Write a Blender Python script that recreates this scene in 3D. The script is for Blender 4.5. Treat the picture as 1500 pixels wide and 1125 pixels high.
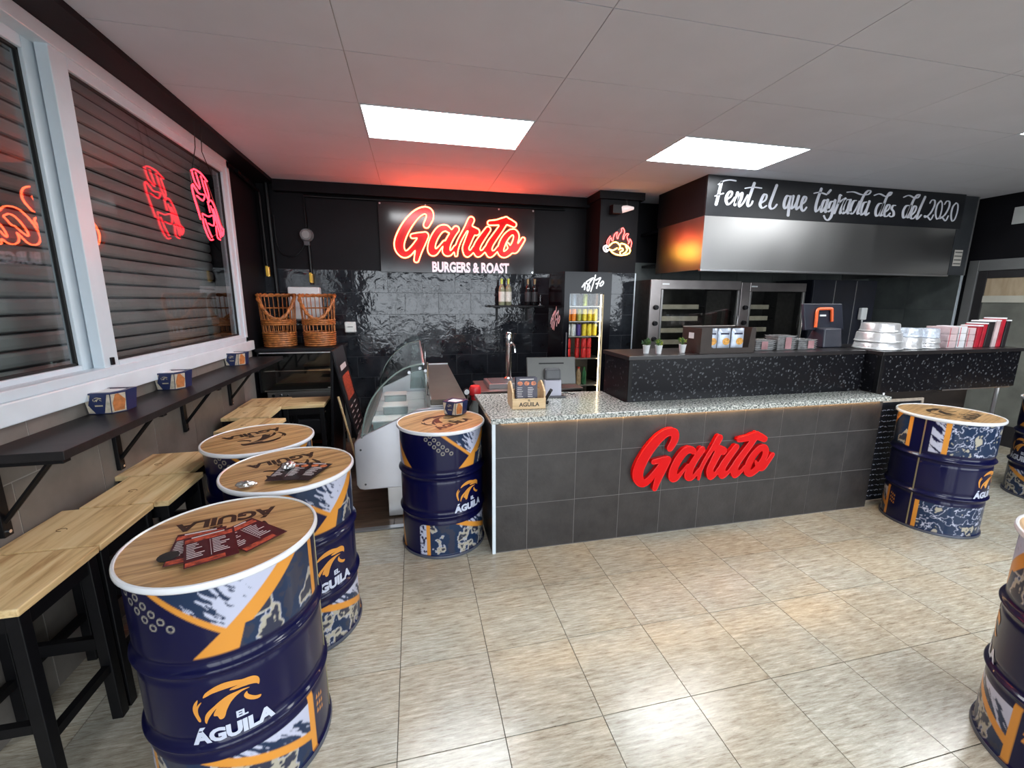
import bpy, bmesh, math, random
import numpy as np
from mathutils import Vector, Matrix
from mathutils.geometry import tessellate_polygon

for o in list(bpy.data.objects):
    bpy.data.objects.remove(o)
SC = bpy.context.scene
COL = SC.collection
random.seed(7)
PI = math.pi

# ------------------------------------------------------------------ camera
F_PX, PITCH, YAW, ROLL = 625.79, .194275, .224286, .005234
cam_d = bpy.data.cameras.new('camera')
cam_d.sensor_width = 36.0
cam_d.lens = F_PX / 1500.0 * 36.0
cam_d.clip_start = 0.02
cam = bpy.data.objects.new('camera', cam_d)
COL.objects.link(cam)
_fw = Vector((math.sin(YAW) * math.cos(PITCH), math.cos(YAW) * math.cos(PITCH), -math.sin(PITCH)))
_rt = Vector((math.cos(YAW), -math.sin(YAW), 0))
_up = _rt.cross(_fw)
_r2 = _rt * math.cos(ROLL) + _up * math.sin(ROLL)
_u2 = _up * math.cos(ROLL) - _rt * math.sin(ROLL)
cam.matrix_world = Matrix(((_r2.x, _u2.x, -_fw.x, 0), (_r2.y, _u2.y, -_fw.y, 0), (_r2.z, _u2.z, -_fw.z, 1.7), (0, 0, 0, 1)))
SC.camera = cam

# ------------------------------------------------------------------ world, light, exposure
W = bpy.data.worlds.new('overcast_sky')
SC.world = W
W.use_nodes = True
W.node_tree.nodes['Background'].inputs[0].default_value = (.86, .93, 1.0, 1)
W.node_tree.nodes['Background'].inputs[1].default_value = 3.6
SC.view_settings.view_transform = 'Standard'
SC.view_settings.look = 'None'
SC.view_settings.exposure = 0.95
SC.view_settings.gamma = 1.0
SC.view_settings.use_curve_mapping = False
PANEL_L = 10.5          # radiance of the ceiling light diffusers
NEON_L = 17.0           # radiance of the neon tubes

# ------------------------------------------------------------------ materials
MATS = {}
def nodes_of(name):
    m = bpy.data.materials.new(name)
    m.use_nodes = True
    nt = m.node_tree
    return m, nt, nt.nodes['Principled BSDF']

def coords(nt, scale=(1, 1, 1), rand=False, kind='Object'):
    tc = nt.nodes.new('ShaderNodeTexCoord')
    mp = nt.nodes.new('ShaderNodeMapping')
    mp.inputs['Scale'].default_value = scale
    nt.links.new(tc.outputs[kind], mp.inputs['Vector'])
    if rand:
        oi = nt.nodes.new('ShaderNodeObjectInfo')
        mu = nt.nodes.new('ShaderNodeMath'); mu.operation = 'MULTIPLY'; mu.inputs[1].default_value = 37.0
        nt.links.new(oi.outputs['Random'], mu.inputs[0])
        nt.links.new(mu.outputs[0], mp.inputs['Location'])
    return mp.outputs[0]

def ramp(nt, src, stops, interp='LINEAR'):
    r = nt.nodes.new('ShaderNodeValToRGB')
    r.color_ramp.interpolation = interp
    el = r.color_ramp.elements
    while len(el) < len(stops): el.new(0.5)
    for e, (p, c) in zip(el, stops):
        e.position = p; e.color = (*c, 1)
    nt.links.new(src, r.inputs[0])
    return r.outputs[0]

def noise(nt, vec, scale, detail=4, rough=.55, dist=0.0):
    n = nt.nodes.new('ShaderNodeTexNoise')
    n.inputs['Scale'].default_value = scale
    n.inputs['Detail'].default_value = detail
    n.inputs['Roughness'].default_value = rough
    n.inputs['Distortion'].default_value = dist
    nt.links.new(vec, n.inputs['Vector'])
    return n.outputs[0]

def bump(nt, b, src, strength=.2, dist=.01):
    bn = nt.nodes.new('ShaderNodeBump')
    bn.inputs['Strength'].default_value = strength
    bn.inputs['Distance'].default_value = dist
    nt.links.new(src, bn.inputs['Height'])
    nt.links.new(bn.outputs[0], b.inputs['Normal'])

def M(name, col, rough=.5, metal=0.0, coat=0.0, spec=.5, var=0.0, vscale=8.0, emit=None, es=0.0, bmp=0.0, bscale=60.0, stretch=(1, 1, 1)):
    """plain procedural material: a colour with a little noise in it, optional fine relief"""
    if name in MATS: return MATS[name]
    m, nt, b = nodes_of(name)
    b.inputs['Base Color'].default_value = (*col, 1)
    b.inputs['Roughness'].default_value = rough
    b.inputs['Metallic'].default_value = metal
    b.inputs['Coat Weight'].default_value = coat
    b.inputs['Coat Roughness'].default_value = .08
    b.inputs['Specular IOR Level'].default_value = spec
    if var > 0:
        v = coords(nt, stretch, rand=True)
        n = noise(nt, v, vscale)
        lo = tuple(max(0, c * (1 - var)) for c in col); hi = tuple(min(1, c * (1 + var)) for c in col)
        nt.links.new(ramp(nt, n, [(.3, lo), (.7, hi)]), b.inputs['Base Color'])
    if bmp > 0:
        v = coords(nt, stretch)
        bump(nt, b, noise(nt, v, bscale, 3), bmp, .004)
    if emit:
        b.inputs['Emission Color'].default_value = (*emit, 1)
        b.inputs['Emission Strength'].default_value = es
    MATS[name] = m
    return m

def EM(name, col, strength):
    if name in MATS: return MATS[name]
    m = bpy.data.materials.new(name); m.use_nodes = True
    nt = m.node_tree; nt.nodes.clear()
    e = nt.nodes.new('ShaderNodeEmission'); o = nt.nodes.new('ShaderNodeOutputMaterial')
    e.inputs[0].default_value = (*col, 1); e.inputs[1].default_value = strength
    nt.links.new(e.outputs[0], o.inputs[0])
    MATS[name] = m
    return m

def thin_glass(name, tint=(.92, .95, .95), ior=1.5, rough=.01):
    """a thin pane: straight-through transmission plus Fresnel reflection"""
    if name in MATS: return MATS[name]
    m = bpy.data.materials.new(name); m.use_nodes = True
    nt = m.node_tree; nt.nodes.clear()
    o = nt.nodes.new('ShaderNodeOutputMaterial'); mx = nt.nodes.new('ShaderNodeMixShader')
    t = nt.nodes.new('ShaderNodeBsdfTransparent'); g = nt.nodes.new('ShaderNodeBsdfGlossy')
    fr = nt.nodes.new('ShaderNodeFresnel')
    t.inputs[0].default_value = (*tint, 1); g.inputs['Roughness'].default_value = rough
    ge = nt.nodes.new('ShaderNodeNewGeometry'); mr = nt.nodes.new('ShaderNodeMapRange')   # same Fresnel on both faces of the pane
    mr.inputs['To Min'].default_value = ior; mr.inputs['To Max'].default_value = 1 / ior
    nt.links.new(ge.outputs['Backfacing'], mr.inputs['Value']); nt.links.new(mr.outputs[0], fr.inputs[0])
    nt.links.new(fr.outputs[0], mx.inputs[0]); nt.links.new(t.outputs[0], mx.inputs[1]); nt.links.new(g.outputs[0], mx.inputs[2])
    nt.links.new(mx.outputs[0], o.inputs[0])
    MATS[name] = m
    return m

def floor_mat():
    m, nt, b = nodes_of('travertine_floor_tile')
    v = coords(nt, (2.4, 19, 1), rand=True)
    n1 = noise(nt, v, 4.5, 10, .76, .22)
    c1 = ramp(nt, n1, [(.35, (.24, .20, .155)), (.44, (.40, .36, .295)), (.54, (.49, .455, .385)), (.66, (.66, .63, .56))])
    v2 = coords(nt, (1, 1, 1), rand=True)
    n2 = noise(nt, v2, 2.2, 2)
    c2 = ramp(nt, n2, [(.35, (1.0, .95, .86)), (.65, (.97, 1, .99))])
    mx = nt.nodes.new('ShaderNodeMixRGB'); mx.blend_type = 'MULTIPLY'; mx.inputs[0].default_value = 1
    nt.links.new(c1, mx.inputs[1]); nt.links.new(c2, mx.inputs[2])
    nt.links.new(mx.outputs[0], b.inputs['Base Color'])
    b.inputs['Roughness'].default_value = .20
    bump(nt, b, n1, .06, .002)
    return m

def slate_mat(name, lo, hi, rough, wavy, scale=5.0, wscale=11.0):
    m, nt, b = nodes_of(name)
    v = coords(nt, (1, 1, 1), rand=True)
    n = noise(nt, v, scale, 6, .6)
    nt.links.new(ramp(nt, n, [(.3, lo), (.72, hi)]), b.inputs['Base Color'])
    b.inputs['Roughness'].default_value = rough
    if wavy: bump(nt, b, noise(nt, v, wscale, 3, .5, .5), wavy, .012)
    return m

def wood_mat(name, lo, mid, hi, stretch, scale, rough=.45, rand=True):
    m, nt, b = nodes_of(name)
    v = coords(nt, stretch, rand=rand)
    n = noise(nt, v, scale, 6, .6, .8)
    nt.links.new(ramp(nt, n, [(.28, lo), (.5, mid), (.72, hi)]), b.inputs['Base Color'])
    b.inputs['Roughness'].default_value = rough
    return m

def granite_mat():
    m, nt, b = nodes_of('speckled_granite')
    v = coords(nt)
    n = noise(nt, v, 70, 3, .7)
    nt.links.new(ramp(nt, n, [(.36, (.015, .017, .016)), (.44, (.16, .18, .17)), (.52, (.42, .44, .41)), (.62, (.72, .72, .68))]), b.inputs['Base Color'])
    b.inputs['Roughness'].default_value = .12
    return m

def chip_mat():
    m, nt, b = nodes_of('black_quartz_with_grey_chips')
    v = coords(nt)
    vo = nt.nodes.new('ShaderNodeTexVoronoi'); vo.inputs['Scale'].default_value = 38
    nz = noise(nt, v, 30, 2)
    ad = nt.nodes.new('ShaderNodeMixRGB'); ad.inputs[0].default_value = .04
    nt.links.new(v, ad.inputs[1]); nt.links.new(nz, ad.inputs[2])
    nt.links.new(ad.outputs[0], vo.inputs['Vector'])
    r1 = ramp(nt, vo.outputs['Distance'], [(.24, (1, 1, 1)), (.34, (0, 0, 0))])
    r2 = ramp(nt, vo.outputs['Color'], [(.42, (0, 0, 0)), (.5, (.35, .35, .35)), (.9, (1, 1, 1))])
    mu = nt.nodes.new('ShaderNodeMixRGB'); mu.blend_type = 'MULTIPLY'; mu.inputs[0].default_value = 1
    nt.links.new(r1, mu.inputs[1]); nt.links.new(r2, mu.inputs[2])
    nt.links.new(ramp(nt, mu.outputs[0], [(0, (.0055, .0055, .0075)), (1, (.10, .105, .115))]), b.inputs['Base Color'])
    b.inputs['Roughness'].default_value = .30
    b.inputs['Specular IOR Level'].default_value = .2
    return m

def brushed_mat(name, col, rough, stretch=(2, 2, 60), strength=.06):
    m, nt, b = nodes_of(name)
    b.inputs['Base Color'].default_value = (*col, 1)
    b.inputs['Metallic'].default_value = 1
    v = coords(nt, stretch)
    n = noise(nt, v, 6, 4)
    r = nt.nodes.new('ShaderNodeMapRange')
    r.inputs['To Min'].default_value = rough * .8; r.inputs['To Max'].default_value = rough * 1.25
    nt.links.new(n, r.inputs['Value']); nt.links.new(r.outputs[0], b.inputs['Roughness'])
    v2 = coords(nt, (1, 1, 1))
    bump(nt, b, noise(nt, v2, 3.0, 3), strength, .02)
    return m

def attr_mat(name, rough=.3, coat=.35):
    m, nt, b = nodes_of(name)
    a = nt.nodes.new('ShaderNodeAttribute'); a.attribute_name = 'Col'
    nt.links.new(a.outputs['Color'], b.inputs['Base Color'])
    b.inputs['Roughness'].default_value = rough
    b.inputs['Coat Weight'].default_value = coat
    b.inputs['Coat Roughness'].default_value = .06
    b.inputs['Specular IOR Level'].default_value = .15
    v = coords(nt)
    bump(nt, b, noise(nt, v, 8, 2), .02, .01)
    return m

FLOOR = floor_mat()
GROUT = M('grout_beige', (.10, .088, .07), .8, var=.2, vscale=20)
SLATE = slate_mat('glossy_slate_wall_tile', (.007, .008, .011), (.026, .030, .037), .07, .30, 5.0, 9.0)
GROUT_D = M('grout_grey', (.075, .08, .088), .8, var=.1)
CTILE = slate_mat('matt_charcoal_tile', (.020, .018, .018), (.042, .038, .037), .42, .12, 7, 30)
CGROUT = M('grout_light_grey', (.17, .16, .155), .8, var=.1)
LTILE = slate_mat('grey_brown_stone_tile', (.13, .115, .10), (.22, .20, .18), .45, .05, 3)
LGROUT = M('grout_pale', (.34, .32, .29), .8, var=.1)
KTILE = slate_mat('large_dark_kitchen_tile', (.065, .075, .074), (.13, .145, .14), .35, .05, 3)
BLACKWALL = M('black_painted_plaster', (.0052, .0052, .0072), .55, var=.25, vscale=3, bmp=.1, bscale=40, spec=.2)
CEIL = M('white_ceiling_panel', (.63, .65, .72), .85, var=.03, vscale=3, bmp=.06, bscale=90)
CEILGAP = M('ceiling_grid', (.42, .41, .41), .8, var=.05)
WHITE_AL = M('white_lacquered_aluminium', (.64, .72, .78), .35, var=.03)
MARBLE = M('white_sill_stone', (.72, .79, .84), .35, var=.05, vscale=5)
SHUTTER = M('grey_shutter_metal', (.42, .43, .42), .42, .1, var=.12, vscale=4)
BLACK_M = M('black_powder_coat', (.004, .004, .005), .42, spec=.25, var=.2, vscale=30)
BLACK_P = M('black_plastic', (.007, .007, .009), .45, spec=.25, var=.15, vscale=20)
RUBBER = M('black_rubber', (.01, .01, .01), .7, var=.1)
STEEL = brushed_mat('brushed_stainless_steel', (.62, .62, .63), .30, (2, 2, 8), .02)
STEEL_D = brushed_mat('dark_stainless_steel', (.36, .35, .34), .34, (40, 2, 2))
CHROME = M('chrome', (.75, .76, .78), .12, 1.0, var=.03)
SHELF_TOP = M('dark_slate_laminate', (.013, .012, .013), .40, spec=.3, var=.35, vscale=7, stretch=(1, 4, 1), bmp=.05)
PINE = wood_mat('pine_board', (.36, .185, .065), (.74, .54, .27), (.84, .67, .40), (9, .7, 9), 2.2)
PINE_X = wood_mat('pine_board_cross', (.42, .22, .085), (.60, .38, .17), (.70, .49, .25), (.7, 9, 9), 2.2)
LIDWOOD = wood_mat('walnut_print_lid', (.15, .072, .026), (.50, .30, .13), (.66, .44, .22), (.9, 15, 8), 3.0, .30)
CADDY = wood_mat('light_wood_box', (.52, .34, .17), (.66, .46, .25), (.74, .55, .33), (1, 8, 8), 5)
WICKER = M('orange_wicker', (.36, .125, .030), .5, var=.55, vscale=30)
GRANITE = granite_mat()
CHIPS = chip_mat()
GLASS_W = thin_glass('window_glass', (.80, .82, .82), 1.55)
GLASS_D = thin_glass('display_glass', (.86, .93, .91), 1.55)
GLASS_C = thin_glass('clear_glass', (.94, .95, .95), 1.45)
GLASS_B = thin_glass('smoked_glass', (.86, .86, .84), 1.5)
WHITE_P = M('white_plastic', (.74, .76, .77), .4, var=.03)
LETTER_W = M('white_vinyl', (.72, .74, .82), .45, var=.03)
RED_SIGN = M('red_lacquered_letters', (.60, .0015, .003), .38, spec=.25, var=.04)
ORANGE = M('orange_print', (.64, .27, .042), .35, var=.06)
BROWN_INK = M('dark_brown_print', (.035, .02, .012), .4, var=.1)
RIM_W = M('white_enamel', (.78, .80, .83), .25, coat=.3, var=.02)
ALU = M('satin_aluminium', (.55, .56, .58), .35, .8, var=.05)
BRASS = M('brass', (.80, .55, .15), .3, 1.0, var=.05)
FOIL = M('crumpled_foil', (.70, .70, .69), .28, 1.0, var=.06, bmp=.9, bscale=45)
NAVY = M('navy_enamel', (.008, .009, .045), .25, coat=.4, var=.1)
DARKGREY = M('dark_grey_plastic', (.075, .078, .085), .45, var=.05)
LILAC = M('pale_lilac_plastic', (.42, .42, .50), .45, var=.04)
NEON_R = EM('red_neon', (1.0, .088, .028), NEON_L)
NEON_R2 = EM('red_pink_neon', (1.0, .020, .035), NEON_L * .26)
NEON_F = EM('flame_red_neon', (1.0, .045, .04), NEON_L * .5)
NEON_Y = EM('yellow_neon', (1.0, .46, .05), NEON_L * 1.0)
NEON_W = EM('white_neon', (1.0, .92, .95), 2.0)

# ------------------------------------------------------------------ mesh helpers
class MB:
    def __init__(s): s.v, s.f = [], []
    def add(s, vs, fs):
        n = len(s.v); s.v += [tuple(p) for p in vs]; s.f += [tuple(i + n for i in f) for f in fs]; return s
    def box(s, x0, x1, y0, y1, z0, z1, T=None):
        vs = [(x, y, z) for z in (z0, z1) for y in (y0, y1) for x in (x0, x1)]
        if T: vs = [tuple(T @ Vector(p)) for p in vs]
        return s.add(vs, [(0, 2, 3, 1), (4, 5, 7, 6), (0, 1, 5, 4), (2, 6, 7, 3), (0, 4, 6, 2), (1, 3, 7, 5)])
    def hexa(s, bottom, top):                      # 4 bottom points, 4 top points, counter-clockwise
        return s.add(list(bottom) + list(top), [(3, 2, 1, 0), (4, 5, 6, 7), (0, 1, 5, 4), (1, 2, 6, 5), (2, 3, 7, 6), (3, 0, 4, 7)])
    def tube(s, pts, r, n=8, closed=False, caps=True):
        P = [Vector(p) for p in pts]; k = len(P)
        R = r if isinstance(r, (list, tuple)) else [r] * k
        T = []
        for i in range(k):
            a = P[(i - 1) % k] if (closed or i > 0) else P[i]
            b = P[(i + 1) % k] if (closed or i < k - 1) else P[i]
            d = b - a
            T.append(d.normalized() if d.length > 1e-9 else Vector((0, 0, 1)))
        u = T[0].orthogonal().normalized(); vs = []
        for i in range(k):
            u = (u - T[i] * u.dot(T[i]))
            u = u.normalized() if u.length > 1e-6 else T[i].orthogonal().normalized()
            w = T[i].cross(u)
            for j in range(n):
                a = 2 * PI * j / n
                vs.append(P[i] + (u * math.cos(a) + w * math.sin(a)) * R[i])
        fs = []
        for i in range(k if closed else k - 1):
            i2 = (i + 1) % k
            for j in range(n):
                j2 = (j + 1) % n
                fs.append((i * n + j, i * n + j2, i2 * n + j2, i2 * n + j))
        if caps and not closed:
            fs.append(tuple(reversed(range(n)))); fs.append(tuple((k - 1) * n + j for j in range(n)))
        return s.add(vs, fs)
    def lathe(s, prof, n=24, c=(0, 0, 0), caps=True):
        vs, fs = [], []
        for (r, z) in prof:
            for j in range(n):
                a = 2 * PI * j / n
                vs.append((c[0] + r * math.cos(a), c[1] + r * math.sin(a), c[2] + z))
        for i in range(len(prof) - 1):
            for j in range(n):
                j2 = (j + 1) % n
                fs.append((i * n + j, i * n + j2, (i + 1) * n + j2, (i + 1) * n + j))
        if caps:
            fs.append(tuple(reversed(range(n)))); fs.append(tuple((len(prof) - 1) * n + j for j in range(n)))
        return s.add(vs, fs)
    def ball(s, c, r, n=12, m=7):
        rx, ry, rz = r if isinstance(r, (list, tuple)) else (r, r, r)
        vs, fs = [], []
        for i in range(m + 1):
            ph = PI * (i + .02) / (m + .04)
            for j in range(n):
                a = 2 * PI * j / n
                vs.append((c[0] + rx * math.sin(ph) * math.cos(a), c[1] + ry * math.sin(ph) * math.sin(a), c[2] + rz * math.cos(ph)))
        for i in range(m):
            for j in range(n):
                j2 = (j + 1) % n
                fs.append((i * n + j, (i + 1) * n + j, (i + 1) * n + j2, i * n + j2))
        return s.add(vs, fs)
    def prism(s, loops, fn0, fn1):
        """flat polygon (outer loops and holes) capped at fn0 / fn1, each a map (x, y) -> 3D"""
        pts = [p for l in loops for p in l]
        tri = tessellate_polygon([[Vector((p[0], p[1], 0)) for p in l] for l in loops])
        n = len(pts)
        vs = [fn0(*p) for p in pts] + [fn1(*p) for p in pts]
        fs = [tuple(t) for t in tri] + [tuple(n + i for i in reversed(t)) for t in tri]
        k = 0
        for l in loops:
            for i in range(len(l)):
                a, b = k + i, k + (i + 1) % len(l)
                fs.append((a, b, n + b, n + a))
            k += len(l)
        return s.add(vs, fs)
    def sheet(s, loops, fn):
        pts = [p for l in loops for p in l]
        tri = tessellate_polygon([[Vector((p[0], p[1], 0)) for p in l] for l in loops])
        return s.add([fn(*p) for p in pts], [tuple(t) for t in tri])
    def split(s, k):
        for _ in range(k):
            nf = []
            for (a, b, c) in s.f:
                A, B_, C_ = (Vector(s.v[i]) for i in (a, b, c)); n = len(s.v)
                s.v += [tuple((A + B_) / 2), tuple((B_ + C_) / 2), tuple((C_ + A) / 2)]
                nf += [(a, n, n + 2), (n, b, n + 1), (n + 2, n + 1, c), (n, n + 1, n + 2)]
            s.f = nf
        return s
    def remap(s, fn): s.v = [fn(*p) for p in s.v]; return s
    def mesh(s, name, mat, smooth=False, bevel=0.0, fix=False):
        me = bpy.data.meshes.new(name)
        me.from_pydata(s.v, [], s.f)
        if bevel > 0 or fix:
            bm = bmesh.new(); bm.from_mesh(me)
            if fix: bmesh.ops.recalc_face_normals(bm, faces=bm.faces)
            if bevel > 0:
                ed = [e for e in bm.edges if len(e.link_faces) == 2 and e.calc_face_angle() > .6]
                bmesh.ops.bevel(bm, geom=ed, offset=bevel, segments=2, affect='EDGES', profile=.5)
            bm.to_mesh(me); bm.free()
        if mat: me.materials.append(mat)
        if smooth:
            me.polygons.foreach_set('use_smooth', [True] * len(me.polygons))
            try: me.set_sharp_from_angle(angle=.7)
            except Exception: pass
        me.update()
        return me
    def build(s, name, mat, parent=None, smooth=False, bevel=0.0, fix=False):
        return put(name, s.mesh(name, mat, smooth, bevel, fix), parent)

def put(name, me, parent=None, loc=None, rot=None):
    o = bpy.data.objects.new(name, me)
    COL.objects.link(o)
    if parent: o.parent = parent
    if loc: o.location = loc
    if rot: o.rotation_euler = rot
    return o

def tag(o, label, cat, group=None):
    o['label'] = label; o['category'] = cat
    if group: o['group'] = group
    return o

def thing(name, label, cat, loc=(0, 0, 0), rz=0.0, group=None):
    o = bpy.data.objects.new(name, None)
    COL.objects.link(o)
    o.empty_display_size = .05
    o.location = loc; o.rotation_euler = (0, 0, rz)
    return tag(o, label, cat, group)

def struct(o): o['kind'] = 'structure'; return o

def dup(root, loc, rz, label, group=None):
    r = root.copy(); COL.objects.link(r); r.location = loc; r.rotation_euler = (0, 0, rz); r['label'] = label
    if group: r['group'] = group
    for ch in list(root.children):
        c = ch.copy(); COL.objects.link(c); c.parent = r
        for g in list(ch.children):
            d = g.copy(); COL.objects.link(d); d.parent = c
    return r

def B(name, mat, x0, x1, y0, y1, z0, z1, parent=None, bevel=0.0):
    return MB().box(x0, x1, y0, y1, z0, z1).build(name, mat, parent, bevel=bevel)

# ------------------------------------------------------------------ lettering helpers
def crom(pts, k=6, closed=False):
    P = [np.array(p, float) for p in pts]; n = len(P); out = []
    rng = range(n) if closed else range(n - 1)
    for i in rng:
        p0 = P[(i - 1) % n] if (closed or i > 0) else P[i]
        p1, p2 = P[i], P[(i + 1) % n]
        p3 = P[(i + 2) % n] if (closed or i < n - 2) else p2
        for t in np.linspace(0, 1, k, endpoint=False):
            out.append(.5 * (2 * p1 + (p2 - p0) * t + (2 * p0 - 5 * p1 + 4 * p2 - p3) * t * t + (3 * p1 - 3 * p2 + p3 - p0) * t ** 3))
    if not closed: out.append(P[-1])
    return out

def field(strokes, step, pad=60):
    allp = np.array([p[:2] for s in strokes for p in s])
    lo = allp.min(0) - pad; hi = allp.max(0) + pad
    xs = np.arange(lo[0], hi[0], step); ys = np.arange(lo[1], hi[1], step)
    D = np.full((len(ys), len(xs)), 1e6)
    for s in strokes:
        for a, b in zip(s[:-1], s[1:]):
            rm = max(a[2], b[2]) + pad
            i0 = max(0, int((min(a[0], b[0]) - rm - lo[0]) / step)); i1 = int((max(a[0], b[0]) + rm - lo[0]) / step) + 2
            j0 = max(0, int((min(a[1], b[1]) - rm - lo[1]) / step)); j1 = int((max(a[1], b[1]) + rm - lo[1]) / step) + 2
            X, Y = np.meshgrid(xs[i0:i1], ys[j0:j1])
            dx, dy = b[0] - a[0], b[1] - a[1]
            L = dx * dx + dy * dy + 1e-9
            t = np.clip(((X - a[0]) * dx + (Y - a[1]) * dy) / L, 0, 1)
            d = np.hypot(X - a[0] - t * dx, Y - a[1] - t * dy) - (a[2] + (b[2] - a[2]) * t)
            D[j0:j1, i0:i1] = np.minimum(D[j0:j1, i0:i1], d)
    return xs, ys, D

def contours(xs, ys, D, level=0.0, minpts=10):
    A = D - level
    A[A == 0] = 1e-6
    S = A < 0
    q = S[:-1, :-1] * 1 + S[:-1, 1:] * 2 + S[1:, 1:] * 4 + S[1:, :-1] * 8
    link, pos = {}, {}
    def e(kind, i, j):
        k = (kind, i, j)
        if k not in pos:
            if kind == 0: t = A[j, i] / (A[j, i] - A[j, i + 1]); pos[k] = (xs[i] + t * (xs[i + 1] - xs[i]), ys[j])
            else: t = A[j, i] / (A[j, i] - A[j + 1, i]); pos[k] = (xs[i], ys[j] + t * (ys[j + 1] - ys[j]))
        return k
    tab = {1: 'LB', 2: 'BR', 3: 'LR', 4: 'RT', 6: 'BT', 7: 'LT', 8: 'TL', 9: 'TB', 11: 'TR', 12: 'RL', 13: 'RB', 14: 'BL', 5: 'LBRT', 10: 'BRTL'}
    for j, i in zip(*np.nonzero((q > 0) & (q < 15))):
        m = {'B': (0, i, j), 'T': (0, i, j + 1), 'L': (1, i, j), 'R': (1, i + 1, j)}
        c = tab[int(q[j, i])]
        for a, b in ((c[0], c[1]), (c[2], c[3])) if len(c) == 4 else ((c[0], c[1]),):
            ka, kb = e(*m[a]), e(*m[b])
            link.setdefault(ka, []).append(kb); link.setdefault(kb, []).append(ka)
    loops, seen = [], set()
    for k0 in link:
        if k0 in seen: continue
        loop, k, prev = [], k0, None
        while k is not None and k not in seen:
            seen.add(k); loop.append(pos[k])
            nx = [n for n in link[k] if n not in seen]
            k = nx[0] if nx else None
        if len(loop) >= minpts:
            a = np.array(loop)
            a = (np.roll(a, 1, 0) + 2 * a + np.roll(a, -1, 0)) / 4
            loops.append([tuple(p) for p in a])
    return loops

def thin(loop, d):
    out = [loop[0]]
    for p in loop[1:]:
        if math.hypot(p[0] - out[-1][0], p[1] - out[-1][1]) >= d: out.append(p)
    return out if len(out) >= 4 else loop

def pen(paths, rmin, rmax):
    out = []
    for p in paths:
        q = crom(p, 5)
        s = []
        for i in range(len(q)):
            d = q[min(i + 1, len(q) - 1)] - q[max(i - 1, 0)]
            L = math.hypot(d[0], d[1]) + 1e-9
            down = 1 if d[1] > 0 else .45
            s.append((q[i][0], q[i][1], rmin + (rmax - rmin) * abs(d[1]) / L * down))
        out.append(s)
    return out

def text_mesh(body, size, fn, mat, name='lettering', parent=None, bold=0.0, sx=1.0, depth=0.0):
    cu = bpy.data.curves.new('t', 'FONT')
    cu.body = body; cu.size = size; cu.align_x = 'CENTER'; cu.align_y = 'CENTER'
    cu.offset = bold; cu.extrude = depth; cu.resolution_u = 3
    ob = bpy.data.objects.new('t', cu); COL.objects.link(ob)
    dg = bpy.context.evaluated_depsgraph_get(); dg.update()
    me = bpy.data.meshes.new_from_object(ob.evaluated_get(dg))
    bpy.data.objects.remove(ob); bpy.data.curves.remove(cu)
    me.name = name
    me.materials.clear(); me.materials.append(mat)
    for v in me.vertices:
        v.co = Vector(fn(v.co.x * sx, v.co.y, v.co.z))
    me.update()
    return put(name, me, parent)

# ================================================================== THE SETTING
XL, XR, YB, YF, ZC = -1.61, 6.90, 5.42, -1.45, 2.955
fl = struct(B('floor', GROUT, XL - .12, XR + .12, YF - .1, YB + .12, -.06, -.004))
px, py = .4155, .4285
tile_me = MB().box(-px / 2 + .0018, px / 2 - .0018, -py / 2 + .0018, py / 2 - .0018, -.006, 0).mesh('floor_tile', FLOOR)
for i in range(-4, 17):
    for j in range(-5, 6):
        cx, cy = -.124 + (i + .5) * px, .93 + (j + .5) * py
        if cx - px / 2 < XL - .02 or (cx < .45 and cy > 3.1): continue
        put('floor_tile', tile_me, fl, (cx, cy, 0))
edge_me = MB().box(-.119, .1175, -py / 2 + .0018, py / 2 - .0018, -.006, 0).mesh('cut_tile', FLOOR)
for j in range(-5, 5): put('floor_tile', edge_me, fl, (-1.490, .93 + (j + .5) * py, 0))
BROWNFLOOR = wood_mat('brown_plank_tile', (.10, .065, .045), (.17, .115, .08), (.23, .165, .115), (1.2, 9, 1), 3, .35)
for j in range(10):
    y0 = 3.13 + j * .232
    for k in range(3): B('floor_plank', BROWNFLOOR, -1.605 + k * .70, -.91 + k * .70, y0 + .002, min(y0 + .230, 5.40), -.004, .001, fl)
B('threshold_strip', ALU, -1.60, .45, 3.085, 3.13, -.004, .006, fl)
struct(B('pavement', M('grey_pavement', (.10, .10, .10), .8, var=.15), -14, 20, -16, YF - .1, -.10, -.02))

# left wall with the window opening
WY0, WY1, WZ0, WZ1 = -.55, 4.66, 1.29, 2.92
wl = MB().box(XL - .12, XL, YF - .1, YB + .1, 0, WZ0).box(XL - .12, XL, YF - .1, WY0, WZ0, ZC).box(XL - .12, XL, WY1, YB + .1, WZ0, ZC).box(XL - .12, XL, WY0, WY1, WZ1, ZC)
wall_left = struct(wl.build('wall_left', BLACKWALL))
B('grout_bed', LGROUT, XL, XL + .0072, YF, 4.75, 0, 1.20, wall_left)
lt_w, lt_h = .487, .50
lt_me = MB().box(0, .009, .003, lt_w - .003, .003, lt_h - .003).mesh('wall_tile', LTILE)
lt_me2 = MB().box(0, .009, .003, lt_w - .003, .003, .225).mesh('wall_tile', LTILE)
for k in range(-3, 9):
    y0 = 2.013 + (k - 4) * lt_w + 2 * lt_w
    if y0 + lt_w > 4.80 or y0 < YF: continue
    for zz in (-.03, .47): put('wall_tile', lt_me, wall_left, (XL, y0, zz))
    put('wall_tile', lt_me2, wall_left, (XL, y0 + .12, .97))
wall_back = struct(B('wall_back', BLACKWALL, XL - .1, XR + .1, YB, YB + .12, 0, ZC))
wall_right = struct(B('wall_right', BLACKWALL, XR, XR + .12, YF, YB, 0, ZC))
wf = MB()
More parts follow.
